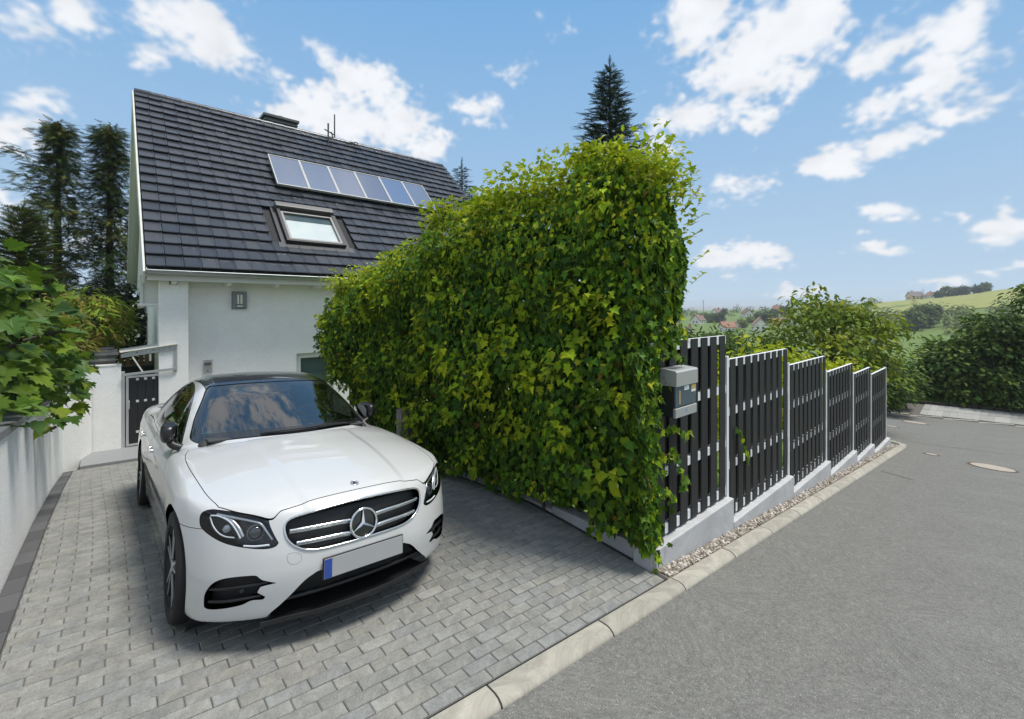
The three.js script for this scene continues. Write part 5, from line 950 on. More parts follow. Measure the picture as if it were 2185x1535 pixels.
  // top and the side over the garden: younger, smaller, yellower leaves standing up
  for (let i = 0; i < 8200; i++) {
    const z = -9.3 + 7.2 * R(), t = topT(z), over = R() < 0.72, x = over ? lerp(face(t, z), rightX(t) - 0.05, R()) : rightX(lerp(1.6, t, 0.5)) + 0.12 * rr(), y = over ? t - 0.12 + 0.24 * R() + 0.22 * n3(x * 2, z * 2, 6) : lerp(1.6, t, R());
    const c = R() < 0.78 ? pick(young, R) : R() < 0.5 ? pick(old, R) : pick(lime, R), xx = over ? x : rightX(y) + 0.07 * rr();
    add(R() < 0.4 ? A : C, [xx, y, z], [rr(), 0.25 + 0.8 * rr(), rr()], [0.8 * rr(), 1, 0.8 * rr()], 0.045 + 0.04 * R(), jit(c, R, 0.2));
  }
  // loose tufts that break the top line
  for (let k = 0; k < 95; k++) {
    const z = k < 45 ? -2.1 - 2.4 * R() : -9.0 + 6.6 * R(), x = lerp(3.15, k < 45 ? 4.5 : 4.3, R()), t = topT(z), rad = 0.10 + 0.17 * R() * (k < 45 ? 1.25 : 1), y = t + 0.02 + 0.05 * rr(), n = Math.round(60 * rad / 0.2);
    for (let i = 0; i < n; i++) { const e = [rr(), R(), rr()]; add(R() < 0.35 ? A : C, [x + e[0] * rad, y + e[1] * rad * 1.25, z + e[2] * rad], [e[0] + 0.4 * rr(), 0.2 + 0.8 * rr(), e[2] + 0.4 * rr()], [e[0] * 0.6 + 0.5 * rr(), 1, e[2] * 0.6 + 0.5 * rr()], 0.045 + 0.04 * R(), jit(R() < 0.2 ? pick(lime, R) : pick(young, R), R, 0.2)); }
  }
  // bunches of new growth standing out from the side
  for (let k = 0; k < 130; k++) {
    const z = -9.0 + 6.8 * R(), t = topT(z), y = lerp(0.1, t - 0.1, Math.pow(R(), 0.75)), x = face(y, z) - 0.01, rad = 0.07 + 0.12 * R(), n = Math.round(26 * rad / 0.12), bright = R() < 0.55;
    for (let i = 0; i < n; i++) { const e = [R(), rr(), rr()]; add(R() < 0.5 ? A : B, [x - e[0] * rad * 0.9, y + e[1] * rad - 0.03, z + e[2] * rad], [-0.6 * e[0] + 0.4 * rr(), -0.5 + 0.8 * rr(), e[2] + 0.4 * rr()], [-0.8, 0.7 + 0.5 * rr(), e[2] + 0.4 * rr()], 0.045 + 0.05 * R(), jit(bright ? pick(young, R) : pick(old, R), R, 0.3)); }
  }
  // free shoots along the top edge
  const stems = [];
  for (let i = 0; i < 420; i++) {
    const z = i < 230 ? -2.05 - 3.2 * R() : -9.2 + 7 * R(), t = topT(z) - 0.03, x = i % 3 ? lerp(3.2, 4.45, R()) : rightX(lerp(1.9, 3.2, R())), side = i % 3 === 0;
    const y = side ? lerp(1.9, 3.2, R()) : t, l = 0.10 + 0.22 * R() * (i < 26 ? 1.9 : 1), d = side ? [0.8, 0.5 + 0.4 * R(), 0.4 * rr()] : [0.4 * rr(), 1, 0.4 * rr()], dl = Math.hypot(...d);
    const at = (q) => [x + d[0] / dl * l * q, y + d[1] / dl * l * q - 0.05 * q * q, z + d[2] / dl * l * q];
    stems.push(tube([at(0), at(0.5), at(1)], 0.0022, 5, 4));
    const n = 3 + Math.floor(l * 22); for (let k = 0; k < n; k++) { const a = R() * 6.28; add(C, at((k + 0.6) / n), [Math.cos(a), 0.5 + 0.4 * rr(), Math.sin(a)], [rr() * 0.5, 1, rr() * 0.5], 0.035 + 0.035 * R(), jit(R() < 0.3 ? pick(lime, R) : pick(young, R), R, 0.18)); }
  }
  // tendrils hanging over plinth and fence
  const hang = [[[3.47, 0.02, -2.7], [3.45, -0.14, -2.72], [3.46, -0.31, -2.74]], [[3.52, 0.0, -2.10], [3.50, -0.18, -2.06], [3.50, -0.33, -2.055]], [[3.55, 0.62, -2.08], [3.75, 0.60, -2.05], [3.92, 0.42, -2.05], [4.0, 0.24, -2.06]], [[3.60, 0.85, -2.08], [3.85, 0.82, -2.05], [4.08, 0.70, -2.05]], [[3.55, 0.35, -2.08], [3.68, 0.28, -2.05], [3.80, 0.2, -2.05]], [[5.35, 0.55, -2.13], [5.42, 0.40, -2.09], [5.52, 0.20, -2.09], [5.58, 0.08, -2.1]], [[3.62, 1.55, -2.1], [3.80, 1.50, -2.05], [3.95, 1.46, -2.04]], [[3.6, 1.72, -2.08], [3.9, 1.75, -2.04], [4.0, 1.62, -2.04]]];
  for (const h of hang) { stems.push(tube(h, 0.003, 12, 5)); const cv = new THREE.CatmullRomCurve3(h.map((p) => new THREE.Vector3(...p))), n = Math.round(cv.getLength() * 34); for (let k = 0; k < n; k++) { const p = cv.getPoint((k + 0.5) / n); add(A, [p.x + 0.03 * rr(), p.y + 0.03 * rr(), p.z + 0.02 * R()], [rr(), -0.6 + 0.5 * rr(), 0.3 * R()], [0.6 * rr(), 0.6, 1], 0.05 + 0.04 * R(), jit(R() < 0.35 ? pick(young, R) : pick(old, R), R, 0.2)); } }
  part(hedge, 'stems', merge(stems), BARKG);
  for (let k = 0; k < 16; k++) { const z = -2.6 - 6.3 * k / 15, x = 3.62 + 0.12 * rr(); part(hedge, 'stem', tube([[x, -0.9, z], [x - 0.1, 0.3, z + 0.2 * rr()], [x + 0.1, 1.4, z + 0.3 * rr()], [x, 2.3, z + 0.3 * rr()]], 0.018, 10, 6), BARK); }
  // old leaf all through the inside of the hedge
  for (let i = 0; i < 17000; i++) { const z = -9.2 + 6.9 * R(), t = topT(z) - 0.15, y = lerp(drive(3.5, z) + 0.1, t, R()), x = lerp(face(y, z) + 0.25, y < 1.5 ? 3.85 : 4.15, R()); add(B, [x, y, z], [rr(), -0.5 + 0.6 * rr(), rr()], [-1, rr(), rr()], 0.09 + 0.05 * R(), jit(pick(old, R), R, 0.25)); }
  // largest leaves become parts of their own
  const inView = (l) => { const [px, py, d] = toPx(l.p); return px > 640 && px < 1500 && py > 280 && py < 1220 ? l.s / d : 0; };
  A.sort((a, b) => inView(b) - inView(a));
  leafParts(hedge, 'leaf', IVY, LEAF, A.slice(0, 300));
  scatter(hedge, 'foliage', IVY, LEAF, A.slice(300)); scatter(hedge, 'foliage', IVY3, LEAF, B); scatter(hedge, 'young_foliage', OVAL, LEAFY, C);
}
// ---- broadleaf crowns ----
function crown(o, { name = 'foliage', geo = OVAL, mat = LEAF, c, r, clumps, per, size, tones, seed, spread = 0.35, up = 0.25, shellBias = 0.45, lump = 0 }) {
  const R = rng(seed), rr = () => R() * 2 - 1, list = [];
  for (let k = 0; k < clumps; k++) {
    let d; do { d = [rr(), rr(), rr()]; } while (Math.hypot(...d) > 1);
    const l = Math.hypot(...d), q = Math.pow(l, shellBias) / (l || 1), nn = 1 + lump * n3(d[0] * 2.2 + seed, d[1] * 2.2, d[2] * 2.2), p = [c[0] + d[0] * q * r[0] * nn, c[1] + d[1] * q * r[1] * nn, c[2] + d[2] * q * r[2] * nn], tone = pick(tones, R);
    for (let i = 0; i < per; i++) {
      const e = [rr(), rr() * 0.7, rr()], pos = e.map((v, a) => p[a] + v * spread);
      list.push({ m: leafMatrix(pos, [e[0] * 0.8 + d[0] * 0.6 + 0.4 * rr(), -0.25 + 0.6 * rr() + up * d[1], e[2] * 0.8 + d[2] * 0.6 + 0.4 * rr()], [d[0] * 0.7 + 0.6 * rr(), 0.9 + 0.4 * rr(), d[2] * 0.7 + 0.6 * rr()], size * (0.65 + 0.7 * R())), c: jit(tone, R, 0.25), p: pos, s: size });
    }
  }
  if (o) scatter(o, name, geo, mat, list);
  return list;
}
function limbs(o, base, top, r, n, seed, reach) {
  const R = rng(seed), rr = () => R() * 2 - 1, gs = [];
  part(o, 'trunk', tube([base, [lerp(base[0], top[0], 0.5) + 0.1 * rr(), lerp(base[1], top[1], 0.5), lerp(base[2], top[2], 0.5) + 0.1 * rr()], top], r, 14, 8), BARK);
  for (let k = 0; k < n; k++) { const q = 0.35 + 0.6 * k / n, s = base.map((v, i) => lerp(v, top[i], q)), a = k * 2.4, e = [s[0] + Math.cos(a) * reach * (0.5 + 0.5 * R()), s[1] + reach * (0.35 + 0.5 * R()), s[2] + Math.sin(a) * reach * (0.5 + 0.5 * R())]; part(o, 'limb', tube([s, s.map((v, i) => lerp(v, e[i], 0.5) + 0.08 * rr()), e], r * 0.38, 8, 5), BARK); }
}
{ // large-leaved bush hanging over the white wall
  const o = thing('maple_bush', 'leafy bush with large lobed leaves hanging over the white wall', 'bush');
  const tones = [[0.055, 0.12, 0.014], [0.08, 0.15, 0.016], [0.045, 0.095, 0.02], [0.11, 0.19, 0.014], [0.06, 0.13, 0.03], [0.17, 0.24, 0.02]];
  let L = [...crown(null, { c: [-1.05, 1.55, -7.0], r: [0.62, 0.95, 1.7], clumps: 200, per: 5, size: 0.155, tones, seed: 61, spread: 0.22, shellBias: 0.6 }), ...crown(null, { c: [-0.55, 0.98, -7.9], r: [0.42, 0.32, 1.5], clumps: 50, per: 5, size: 0.14, tones, seed: 62, spread: 0.18 }), ...crown(null, { c: [-1.0, 1.0, -5.6], r: [0.45, 0.35, 0.9], clumps: 30, per: 5, size: 0.14, tones, seed: 65, spread: 0.18 })];
  L = L.filter((l) => !(l.p[0] > -0.95 && l.p[1] < 1.13 + (l.p[2] + 4.78) * 0.0815 && l.p[0] < wallX(l.p[2]) + 0.02) && l.p[0] < -0.22 && l.p[2] < -4.7);
  const vis = (l) => { const [px, py, d] = toPx(l.p); return d > 0.5 && px > -60 && px < 320 ? l.s / d : 0; };
  L.sort((a, b) => vis(b) - vis(a));
  leafParts(o, 'leaf', MAPLE, LEAF, L.slice(0, 300)); scatter(o, 'foliage', MAPLE, LEAF, L.slice(300));
  limbs(o, [-1.15, -0.6, -7.0], [-1.0, 1.9, -6.9], 0.045, 7, 3, 0.9);
}
{ // olive and brown-tinged shrub beyond it
  const o = thing('olive_shrub', 'rounded shrub with olive and brownish narrow leaves behind the maple bush', 'shrub');
  crown(o, { geo: NARROW, c: [-0.42, 1.55, -12.6], r: [0.75, 0.75, 0.9], clumps: 170, per: 12, size: 0.15, tones: [[0.16, 0.24, 0.02], [0.22, 0.28, 0.025], [0.12, 0.19, 0.02], [0.19, 0.16, 0.03]], seed: 63, spread: 0.16 });
  crown(o, { name: 'tinged_foliage', geo: NARROW, c: [-0.62, 1.35, -11.75], r: [0.35, 0.5, 0.4], clumps: 46, per: 12, size: 0.13, tones: [[0.16, 0.11, 0.035], [0.12, 0.095, 0.02], [0.14, 0.15, 0.02]], seed: 64, spread: 0.15 });
  limbs(o, [-0.5, -0.9, -12.4], [-0.42, 1.6, -12.5], 0.035, 5, 4, 0.5);
}
// ---- conifers ----
function conifer(o, base, h, rad, { seed, whorls, per, droop, size, tones, gapTop = 0.02, twig = 15, curve = 0.9, ragged = 0.3, from = 0.08 }) {
  const R = rng(seed), rr = () => R() * 2 - 1, list = [], br = [];
  part(o, 'trunk', new THREE.CylinderGeometry(0.012, 0.018 * h, h, 9).translate(base[0], base[1] + h / 2, base[2]), BARK);
  for (let w = 0; w < whorls; w++) {
    const q = from + (1 - from - gapTop) * w / whorls, y = base[1] + h * q, L0 = rad * Math.pow(1 - q, curve);
    for (let k = 0; k < per; k++) {
      const a = w * 1.3 + k * Math.PI * 2 / per + 0.4 * rr(), L = L0 * (1 - ragged * R()) + 0.06, dx = Math.cos(a), dz = Math.sin(a);
      const at = (t) => [base[0] + dx * L * t, y + L * (0.12 * t - droop * t * t + (droop + 0.18) * 0.55 * t * t * t) + 0.02, base[2] + dz * L * t];
      if (L > 0.25) br.push(tube([at(0), at(0.5), at(1)], 0.006 + 0.008 * L, 5, 4));
      const n = Math.max(3, Math.round(twig * L));
      for (let i = 0; i < n; i++) {
        const t = 0.12 + 0.92 * (i + R()) / n, p = at(t), sd = rr();
        list.push({ m: leafMatrix([p[0] + 0.04 * rr(), p[1] + 0.04 * rr(), p[2] + 0.04 * rr()], [dx * 0.7 - dz * sd * 0.9, 0.12 - droop * 0.7 * R(), dz * 0.7 + dx * sd * 0.9], [0.4 * rr(), 1, 0.4 * rr()], size * (0.6 + 0.6 * R()) * (1 - 0.3 * t)), c: jit(pick(tones, R), R, 0.3) });
      }
    }
  }
  const tip = [base[0], base[1] + h, base[2]]; for (let i = 0; i < 5; i++) list.push({ m: leafMatrix([tip[0], tip[1] - 0.08 * i, tip[2]], [0.3 * rr(), 1, 0.3 * rr()], [rr(), 0.1, rr()], size * 0.6), c: jit(tones[0], R, 0.2) });
  part(o, 'branches', merge(br), BARK);
  scatter(o, 'needles', SPRAY, NEEDLE, list);
}
{
  const dark = [[0.016, 0.030, 0.010], [0.022, 0.040, 0.013], [0.012, 0.024, 0.012], [0.030, 0.042, 0.012]], blue = [[0.036, 0.058, 0.030], [0.050, 0.074, 0.036], [0.028, 0.048, 0.028]];
  conifer(thing('spruce', 'pointed dark spruce rising behind the highest part of the hedge', 'tree'), [11.6, -2.2, -8.4], 11.75, 3.9, { seed: 71, whorls: 40, per: 6, droop: 0.22, size: 0.42, tones: blue, twig: 13, curve: 0.84, ragged: 0.55, from: 0.60 });
  conifer(thing('spruce', 'spruce top peeping out between the roof end and the hedge', 'tree'), [14.6, -2.5, -20.5], 12.5, 3.2, { seed: 72, whorls: 34, per: 7, droop: 0.35, size: 0.5, tones: blue, twig: 9, curve: 0.8, ragged: 0.4, from: 0.45 });
  const ragged = (o, base, h, rad, seed, tones) => {          // old conifer hung with loose drooping clumps
    const R = rng(seed), rr = () => R() * 2 - 1, list = [], br = [];
    part(o, 'trunk', new THREE.CylinderGeometry(0.03, 0.2, h, 9).translate(base[0], base[1] + h / 2, base[2]), BARK);
    for (let k = 0; k < 210; k++) {
      const q = Math.pow((k + R()) / 210, 0.9), a = k * 2.399 + 0.8 * rr(), rq = rad * Math.min(1, Math.pow(1.03 - q, 0.55)) * (0.62 + 1.1 * n3(Math.cos(a) * 1.3 + seed, q * 6, Math.sin(a) * 1.3) + 0.45 * rr()), L = Math.max(0.12, rq) * (R() < 0.3 ? 0.5 : 1);
      const c = [base[0] + Math.cos(a) * L, base[1] + h * q * 0.985 + 0.25 * L, base[2] + Math.sin(a) * L], s = [base[0], base[1] + h * q * 0.985 - 0.1, base[2]];
      br.push(tube([s, [lerp(s[0], c[0], 0.5), lerp(s[1], c[1], 0.6) + 0.08, lerp(s[2], c[2], 0.5)], c], 0.014, 4, 4));
      const sz = 0.24 + 0.24 * R(), n = 26, tone = pick(tones, R);
      for (let i = 0; i < n; i++) { const e = [rr(), rr(), rr()], back = 0.5 * R(); list.push({ m: leafMatrix([c[0] + e[0] * sz * 0.8 - Math.cos(a) * back * L, c[1] + e[1] * sz * 0.5 - back * 0.12, c[2] + e[2] * sz * 0.8 - Math.sin(a) * back * L], [Math.cos(a) * 0.6 + e[0], -0.35 + 0.6 * rr(), Math.sin(a) * 0.6 + e[2]], [0.6 * rr(), 1, 0.6 * rr()], 0.24 + 0.16 * R(), 1.2), c: jit(tone, R, 0.35) }); }
    }
    part(o, 'branches', merge(br), BARK); scatter(o, 'needles', SPRAY, NEEDLE, list);
  };
  const cyp = [[0.055, 0.092, 0.020], [0.075, 0.11, 0.022], [0.04, 0.072, 0.020], [0.11, 0.125, 0.026]];
  ragged(thing('cypress', 'tall ragged dark conifer close to the gable of the house', 'tree'), [-0.02, -1.2, -23.4], 10.2, 1.7, 73, cyp);
  ragged(thing('cypress', 'tall ragged dark conifer left of the one by the gable', 'tree'), [-1.45, -1.2, -23.6], 10.0, 2.3, 74, cyp);
  conifer(thing('young_conifer', 'bright green young conifer tip behind the maple bush', 'tree'), [-1.72, -1.2, -17.6], 5.85, 1.7, { seed: 75, whorls: 34, per: 9, droop: -0.25, size: 0.40, tones: [[0.075, 0.11, 0.018], [0.055, 0.09, 0.016], [0.10, 0.12, 0.02]], twig: 20, curve: 0.75, ragged: 0.3, from: 0.3 });
  const o = thing('dark_thicket', 'dark evergreen thicket below the conifers behind the gate', 'thicket');
  crown(o, { c: [0.1, 0.9, -16.5], r: [1.1, 1.6, 0.8], clumps: 170, per: 12, size: 0.17, tones: dark.concat([[0.04, 0.07, 0.02]]), seed: 76, spread: 0.3 });
  limbs(o, [0, -1.2, -16.5], [0.1, 1.6, -16.5], 0.06, 6, 9, 0.8);
}
// ---- green beyond the fence ----
{
  const yg = [[0.19, 0.25, 0.016], [0.14, 0.20, 0.014], [0.25, 0.29, 0.02], [0.10, 0.16, 0.014]], mid = [[0.055, 0.10, 0.018], [0.075, 0.125, 0.02], [0.04, 0.08, 0.016], [0.10, 0.15, 0.025]], deep = [[0.055, 0.105, 0.016], [0.08, 0.135, 0.018], [0.10, 0.16, 0.02], [0.045, 0.085, 0.016]];
  let o = thing('garden_tree', 'yellow-green broadleaf tree standing behind the lower fence panels', 'tree');
  crown(o, { c: [17.6, 0.55, -3.95], r: [1.9, 1.75, 1.75], clumps: 210, per: 26, size: 0.17, tones: yg, seed: 81, spread: 0.36, shellBias: 0.5, lump: 0.45 }); limbs(o, [17.6, -2.4, -3.95], [17.6, 1.3, -3.95], 0.09, 9, 81, 1.3);
  o = thing('garden_hedge', 'bright yellow-green low hedge showing just above the fence tops', 'hedge');
  for (let k = 0; k < 9; k++) { const x = 5.6 + k * 1.05; crown(o, { c: [x, 1.09 - 0.13 * (x - 8.2) - (x < 7.4 ? 0.85 : 0.55), -2.85], r: [0.7, 0.82, 0.38], clumps: 34, per: 16, size: 0.105, tones: [[0.40, 0.45, 0.015], [0.32, 0.39, 0.015], [0.46, 0.48, 0.03]], seed: 90 + k, spread: 0.16, mat: LEAFY }); }
  part(o, 'stems', merge([...Array(20)].map((_, k) => tube([[5.2 + k * 0.45, -1.9, -2.85], [5.25 + k * 0.45, -0.105 * (5.2 + k * 0.45) + 0.9, -2.8]], 0.012, 4, 5))), BARK);
  o = thing('garden_shrub', 'soft green mixed shrub seen over the second fence panel', 'shrub');
  crown(o, { geo: NARROW, c: [12.4, 0.15, -6.0], r: [1.9, 1.1, 1.6], clumps: 150, per: 18, size: 0.19, tones: mid, seed: 101, spread: 0.36, lump: 0.3 }); limbs(o, [12.4, -2.0, -6.0], [12.4, 0.4, -6.0], 0.05, 6, 101, 0.9);
  o = thing('garden_shrub', 'soft green mixed shrub seen over the tallest fence panel beside the hedge', 'shrub');
  crown(o, { geo: NARROW, c: [9.6, 0.65, -6.3], r: [1.5, 0.9, 1.2], clumps: 110, per: 18, size: 0.17, tones: mid, seed: 102, spread: 0.34, lump: 0.3 }); limbs(o, [9.6, -2.0, -6.3], [9.6, 0.8, -6.3], 0.05, 6, 102, 0.8);
  o = thing('garden_shrub', 'soft green shrub between the yellow-green tree and the second fence panel', 'shrub');
  crown(o, { geo: NARROW, c: [15.2, 0.1, -6.0], r: [1.9, 1.0, 1.6], clumps: 130, per: 18, size: 0.2, tones: mid, seed: 103, spread: 0.38, lump: 0.3 }); limbs(o, [15.2, -2.4, -6.0], [15.2, 0.3, -6.0], 0.05, 6, 103, 0.9);
  // tall trees and hedge across the cross street
  o = thing('tall_hedge', 'big dark green hedge bank across the junction at the right edge', 'hedge');
  [[32.9, 0.2, 3.8, 2.6, 4.2, 2.6], [31.9, -0.2, 1.2, 2.1, 3.2, 1.6], [31.0, -0.9, -0.7, 1.7, 2.3, 1.2], [30.0, -1.5, -2.1, 1.3, 1.55, 1.0], [34.0, 0.6, 6.8, 2.6, 4.4, 2.6]].forEach(([x, y, z, a, b, c], k) => crown(o, { c: [x, y, z], r: [a, b, c], clumps: 210, per: 34, size: 0.22, tones: deep.concat(k < 2 ? mid : []), seed: 110 + k, spread: 0.5, shellBias: 0.4, lump: 0.35 }));
  limbs(o, [30.0, -3.2, 2.5], [30.2, 2.0, 2.8], 0.1, 7, 115, 1.4);
  o = thing('corner_bush', 'dark bush at the road corner just past the last fence post', 'bush');
  crown(o, { c: [26.6, -1.9, -4.3], r: [1.0, 1.15, 1.1], clumps: 130, per: 26, size: 0.17, tones: deep, seed: 120, spread: 0.32, lump: 0.3 }); limbs(o, [26.6, -3, -4.3], [26.6, -1.5, -4.3], 0.04, 5, 120, 0.6);
  o = thing('corner_bush', 'mid green bush between the yellow-green tree and the hedge bank', 'bush');
  crown(o, { c: [24.2, -1.2, -3.9], r: [1.5, 0.95, 1.3], clumps: 120, per: 18, size: 0.18, tones: mid, seed: 121, spread: 0.36, lump: 0.3 }); limbs(o, [24.2, -3, -4.5], [24.2, -0.8, -4.2], 0.05, 5, 121, 0.7);
  const gb = thing('verge_grass', 'tufts of grass at the foot of the hedge bank beyond the slabs', 'grass'); gb.userData.kind = 'stuff';
  { const R = rng(130), list = []; for (let i = 0; i < 900; i++) { const z = -3 + 8 * R(), x = FARKERB(z) + 2.3 + 0.5 * R(); list.push({ m: leafMatrix([x, roadY(FARKERB(z)) + 0.2, z], [(R() - 0.5) * 0.9, 1, (R() - 0.5) * 0.9], [1, 0.2, R() - 0.5], 0.16 + 0.2 * R(), 0.6), c: jit([0.09, 0.15, 0.02], R, 0.3) }); } scatter(gb, 'grass_blades', NARROW, LEAFY, list); }
}
// ================= across the junction: kerb, slabs, then the valley and the village =================
const farPave = (x, z) => { const k = FARKERB(z); return roadY(k) + 0.045 + 0.095 * (x - k); };
{
  const k = structure('far_kerb'), R = rng(7);
  for (let i = 0; i < 16; i++) { const z = -6.5 + i, x = FARKERB(z); part(k, 'kerb_stone', uvBox(rbox(0.12, 0.16, 1.15, 0.02)), matKerb[i % 3], [x, roadY(x) - 0.035, z], [0, 0.533, 0]); }
  const s = structure('far_pavement', sheet((z) => FARKERB(z) + 0.05, (z) => FARKERB(z) + 2.4, -6, 8, 4, 10, (x, z) => farPave(x, z) - 0.03, 1), std({ color: lin(0.12, 0.11, 0.10), roughness: 1 }));
  const pm = [0.31, 0.34, 0.28].map((v) => std({ color: lin(v, v * 0.99, v * 0.93), roughness: 0.95, bumpMap: texStone, bumpScale: 0.004 }));
  const sg = uvBox(rbox(0.9, 0.06, 0.235, 0.008));
  for (let i = 0; i < 34; i++) for (let j = 0; j < 2; j++) { const z = -2.6 + i * 0.215, x = FARKERB(z) + 0.62 + j * 0.92; part(s, 'slab', sg, pm[Math.floor(R() * 3)], [x, farPave(x, z) - 0.028 + 0.005 * R(), z], [0, 0, 0.09]); }
  const eg = uvBox(rbox(0.16, 0.14, 0.5, 0.02)), em = std({ color: lin(0.10, 0.085, 0.07), map: texStone, roughness: 1 });
  for (let i = 0; i < 22; i++) { const z = -5 + i * 0.46, x = FARKERB(z) + 2.1; part(s, 'edging_stone', eg, em, [x, farPave(x, z) + 0.04, z], [0, 0.533, 0]); }
}
{ // tarred seam and an old patch in the asphalt
  const hit = (px, py) => { const d = FWD.clone().addScaledVector(SIDE, (px - 1092.5) / 959), v = (655 - py) / 959, t = (roadY(0) - 1.93) / (v + 0.105 * d.x); return [d.x * t, d.z * t]; };
  const strip = (pts, w, name, m, lift) => { const P = [], idx = []; pts.forEach(([x, z], i) => { const a = pts[Math.max(0, i - 1)], b = pts[Math.min(pts.length - 1, i + 1)], l = Math.hypot(b[0] - a[0], b[1] - a[1]), nx = -(b[1] - a[1]) / l, nz = (b[0] - a[0]) / l, ww = w * (0.7 + 0.6 * Math.abs(n3(x * 3, 1, z * 3))); for (const s of [-1, 1]) { const X = x + nx * ww * s, Z = z + nz * ww * s; P.push(X, roadSurf(X, Z) + lift, Z); } if (i) idx.push(2 * i - 2, 2 * i, 2 * i - 1, 2 * i - 1, 2 * i, 2 * i + 1); }); const g = new THREE.BufferGeometry(); g.setAttribute('position', new THREE.Float32BufferAttribute(P, 3)); g.setIndex(idx); g.computeVertexNormals(); structure(name, g, m); };
  const tar = std({ color: lin(0.05, 0.05, 0.05), roughness: 0.7 }), line = (a, b, n) => { const [p, q] = [hit(...a), hit(...b)]; return [...Array(n + 1)].map((_, i) => [lerp(p[0], q[0], i / n) + 0.04 * n3(i, 2, 5), lerp(p[1], q[1], i / n)]); };
  strip(line([1925, 942], [2230, 980], 24), 0.013, 'road_seam', tar, 0.005);
  strip(line([1880, 1005], [1950, 1024], 10), 0.02, 'road_seam', std({ color: lin(0.16, 0.12, 0.085), roughness: 0.9 }), 0.005);
}
const onGround = (px, py) => {                             // the point of the terrain seen in that direction
  const d = FWD.clone().addScaledVector(SIDE, (px - 1092.5) / 959), v = (655 - py) / 959; let t = 40; while (t < 900 && 1.93 + v * t > terrain(d.x * t, d.z * t)) t += 1.5; return [d.x * t, terrain(d.x * t, d.z * t), d.z * t, t];
};
{
  const wallM = [[0.74, 0.68, 0.58], [0.78, 0.76, 0.72], [0.70, 0.55, 0.36]].map((c) => std({ color: lin(...c), roughness: 0.9 })), roofM = [[0.33, 0.16, 0.115], [0.31, 0.185, 0.15], [0.21, 0.125, 0.10], [0.19, 0.165, 0.165]].map((c) => std({ color: lin(...c), roughness: 0.85 })), win = std({ color: lin(0.03, 0.035, 0.04), roughness: 0.2 }), wood = std({ color: lin(0.4, 0.38, 0.35), roughness: 0.8 });
  const list = [[1490, 692, 30, 9, 0.2, 2, 1, 'broad low house with brown-red roof nearest the hedge edge'], [1552, 707, 30, 7, 1.3, 0, 1, 'small house with a red roof just above the second fence panel'], [1573, 700, 22, 8, 0.4, 3, 0, 'grey-roofed house right behind the small red-roofed one'], [1594, 676, 24, 8, 0.5, 2, 1, 'dark gabled house on the skyline of the village'], [1621, 706, 42, 9, 0.35, 1, 1, 'large steep pinkish-red roofed house with a blue panel in the middle'], [1530, 672, 20, 7, 0.1, 2, 1, 'long low red-roofed house at the top of the village'], [1664, 697, 26, 7, 1.0, 0, 2, 'ochre house with red roof left of the yellow-green tree'], [1690, 694, 34, 7, 0.25, 1, 1, 'wide red-roofed house partly behind the yellow-green tree'], [1660, 668, 24, 8, 0.6, 0, 1, 'red-roofed house on the skyline left of the yellow-green tree'], [1952, 640, 34, 7, 1.1, 3, 2, 'cream farmhouse with small dark windows on the hill crest'], [1986, 637, 26, 7, 0.3, 0, 1, 'red-roofed barn beside the cream farmhouse on the hill'], [1470, 712, 24, 6, 0.5, 0, 1, 'small red roof low beside the hedge edge']];
  list.forEach(([px, py, wpx, hm, turn, rm, wm, label]) => {
    const [x, y, z, t] = onGround(px, py), w = Math.max(4.5, (px > 1900 ? 0.68 : 0.88) * wpx * t / 959), d = w * 0.72, hh = w * 0.36, rh = w * 0.40;
    const h = thing('village_house', label, 'house', [x, y - 0.3, z], Math.atan2(-z, x) * -1 + turn * 2.2, 'houses in the distant village');
    part(h, 'wall', merge([box(w, hh, d, 0, hh / 2, 0), prism([[-d / 2, 0], [d / 2, 0], [0, rh * 0.96]], w).rotateY(Math.PI / 2).translate(-w / 2, hh, 0)]), wallM[wm]);
    const L = Math.hypot(d / 2, rh) + 0.5, a = Math.atan2(rh, d / 2);
    for (const s of [-1, 1]) part(h, 'roof', box(w + 0.9, 0.28, L).rotateX(s * a).translate(0, hh + rh / 2 + 0.06, s * (d / 4 + 0.15)), roofM[rm]);
    part(h, 'chimney', box(0.7, 1.6, 0.7, w * 0.2, hh + rh + 0.3, 0.5), roofM[2]);
    for (let i = 0; i < 3; i++) for (const s of [-1, 1]) part(h, 'window', box(w * 0.10, hh * 0.34, 0.12, (i - 1) * w * 0.28, hh * 0.52, s * (d / 2 + 0.03)), win);
    for (const s of [-1, 1]) for (const q of [-0.18, 0.18]) part(h, 'window', box(0.12, hh * 0.34, d * 0.14, s * (w / 2 + 0.03), hh * 0.62, q * d), win);
    if (wpx === 42) part(h, 'roof_panel', box(w * 0.5, 0.12, L * 0.4).rotateX(a).translate(0, hh + rh * 0.62 + 0.25, d * 0.2 + 0.2), std({ color: lin(0.10, 0.10, 0.20), roughness: 0.3 }));
  });
  // trees of the village and the hill, one by one
  const T = (seed, tones) => { const o = new THREE.Group(); crown(o, { c: [0, 4.2, 0], r: [2.9, 3.1, 2.9], clumps: 80, per: 12, size: 1.15, tones, seed, spread: 0.9, shellBias: 0.5, lump: 0.4 }); part(o, 'trunk', new THREE.CylinderGeometry(0.18, 0.3, 3, 7).translate(0, 1.2, 0), BARK); return o; };
  const g1 = [[0.10, 0.15, 0.035], [0.13, 0.18, 0.04], [0.085, 0.13, 0.035]], g2 = [[0.05, 0.085, 0.03], [0.065, 0.10, 0.035]], g3 = [[0.19, 0.22, 0.04], [0.15, 0.20, 0.04]];
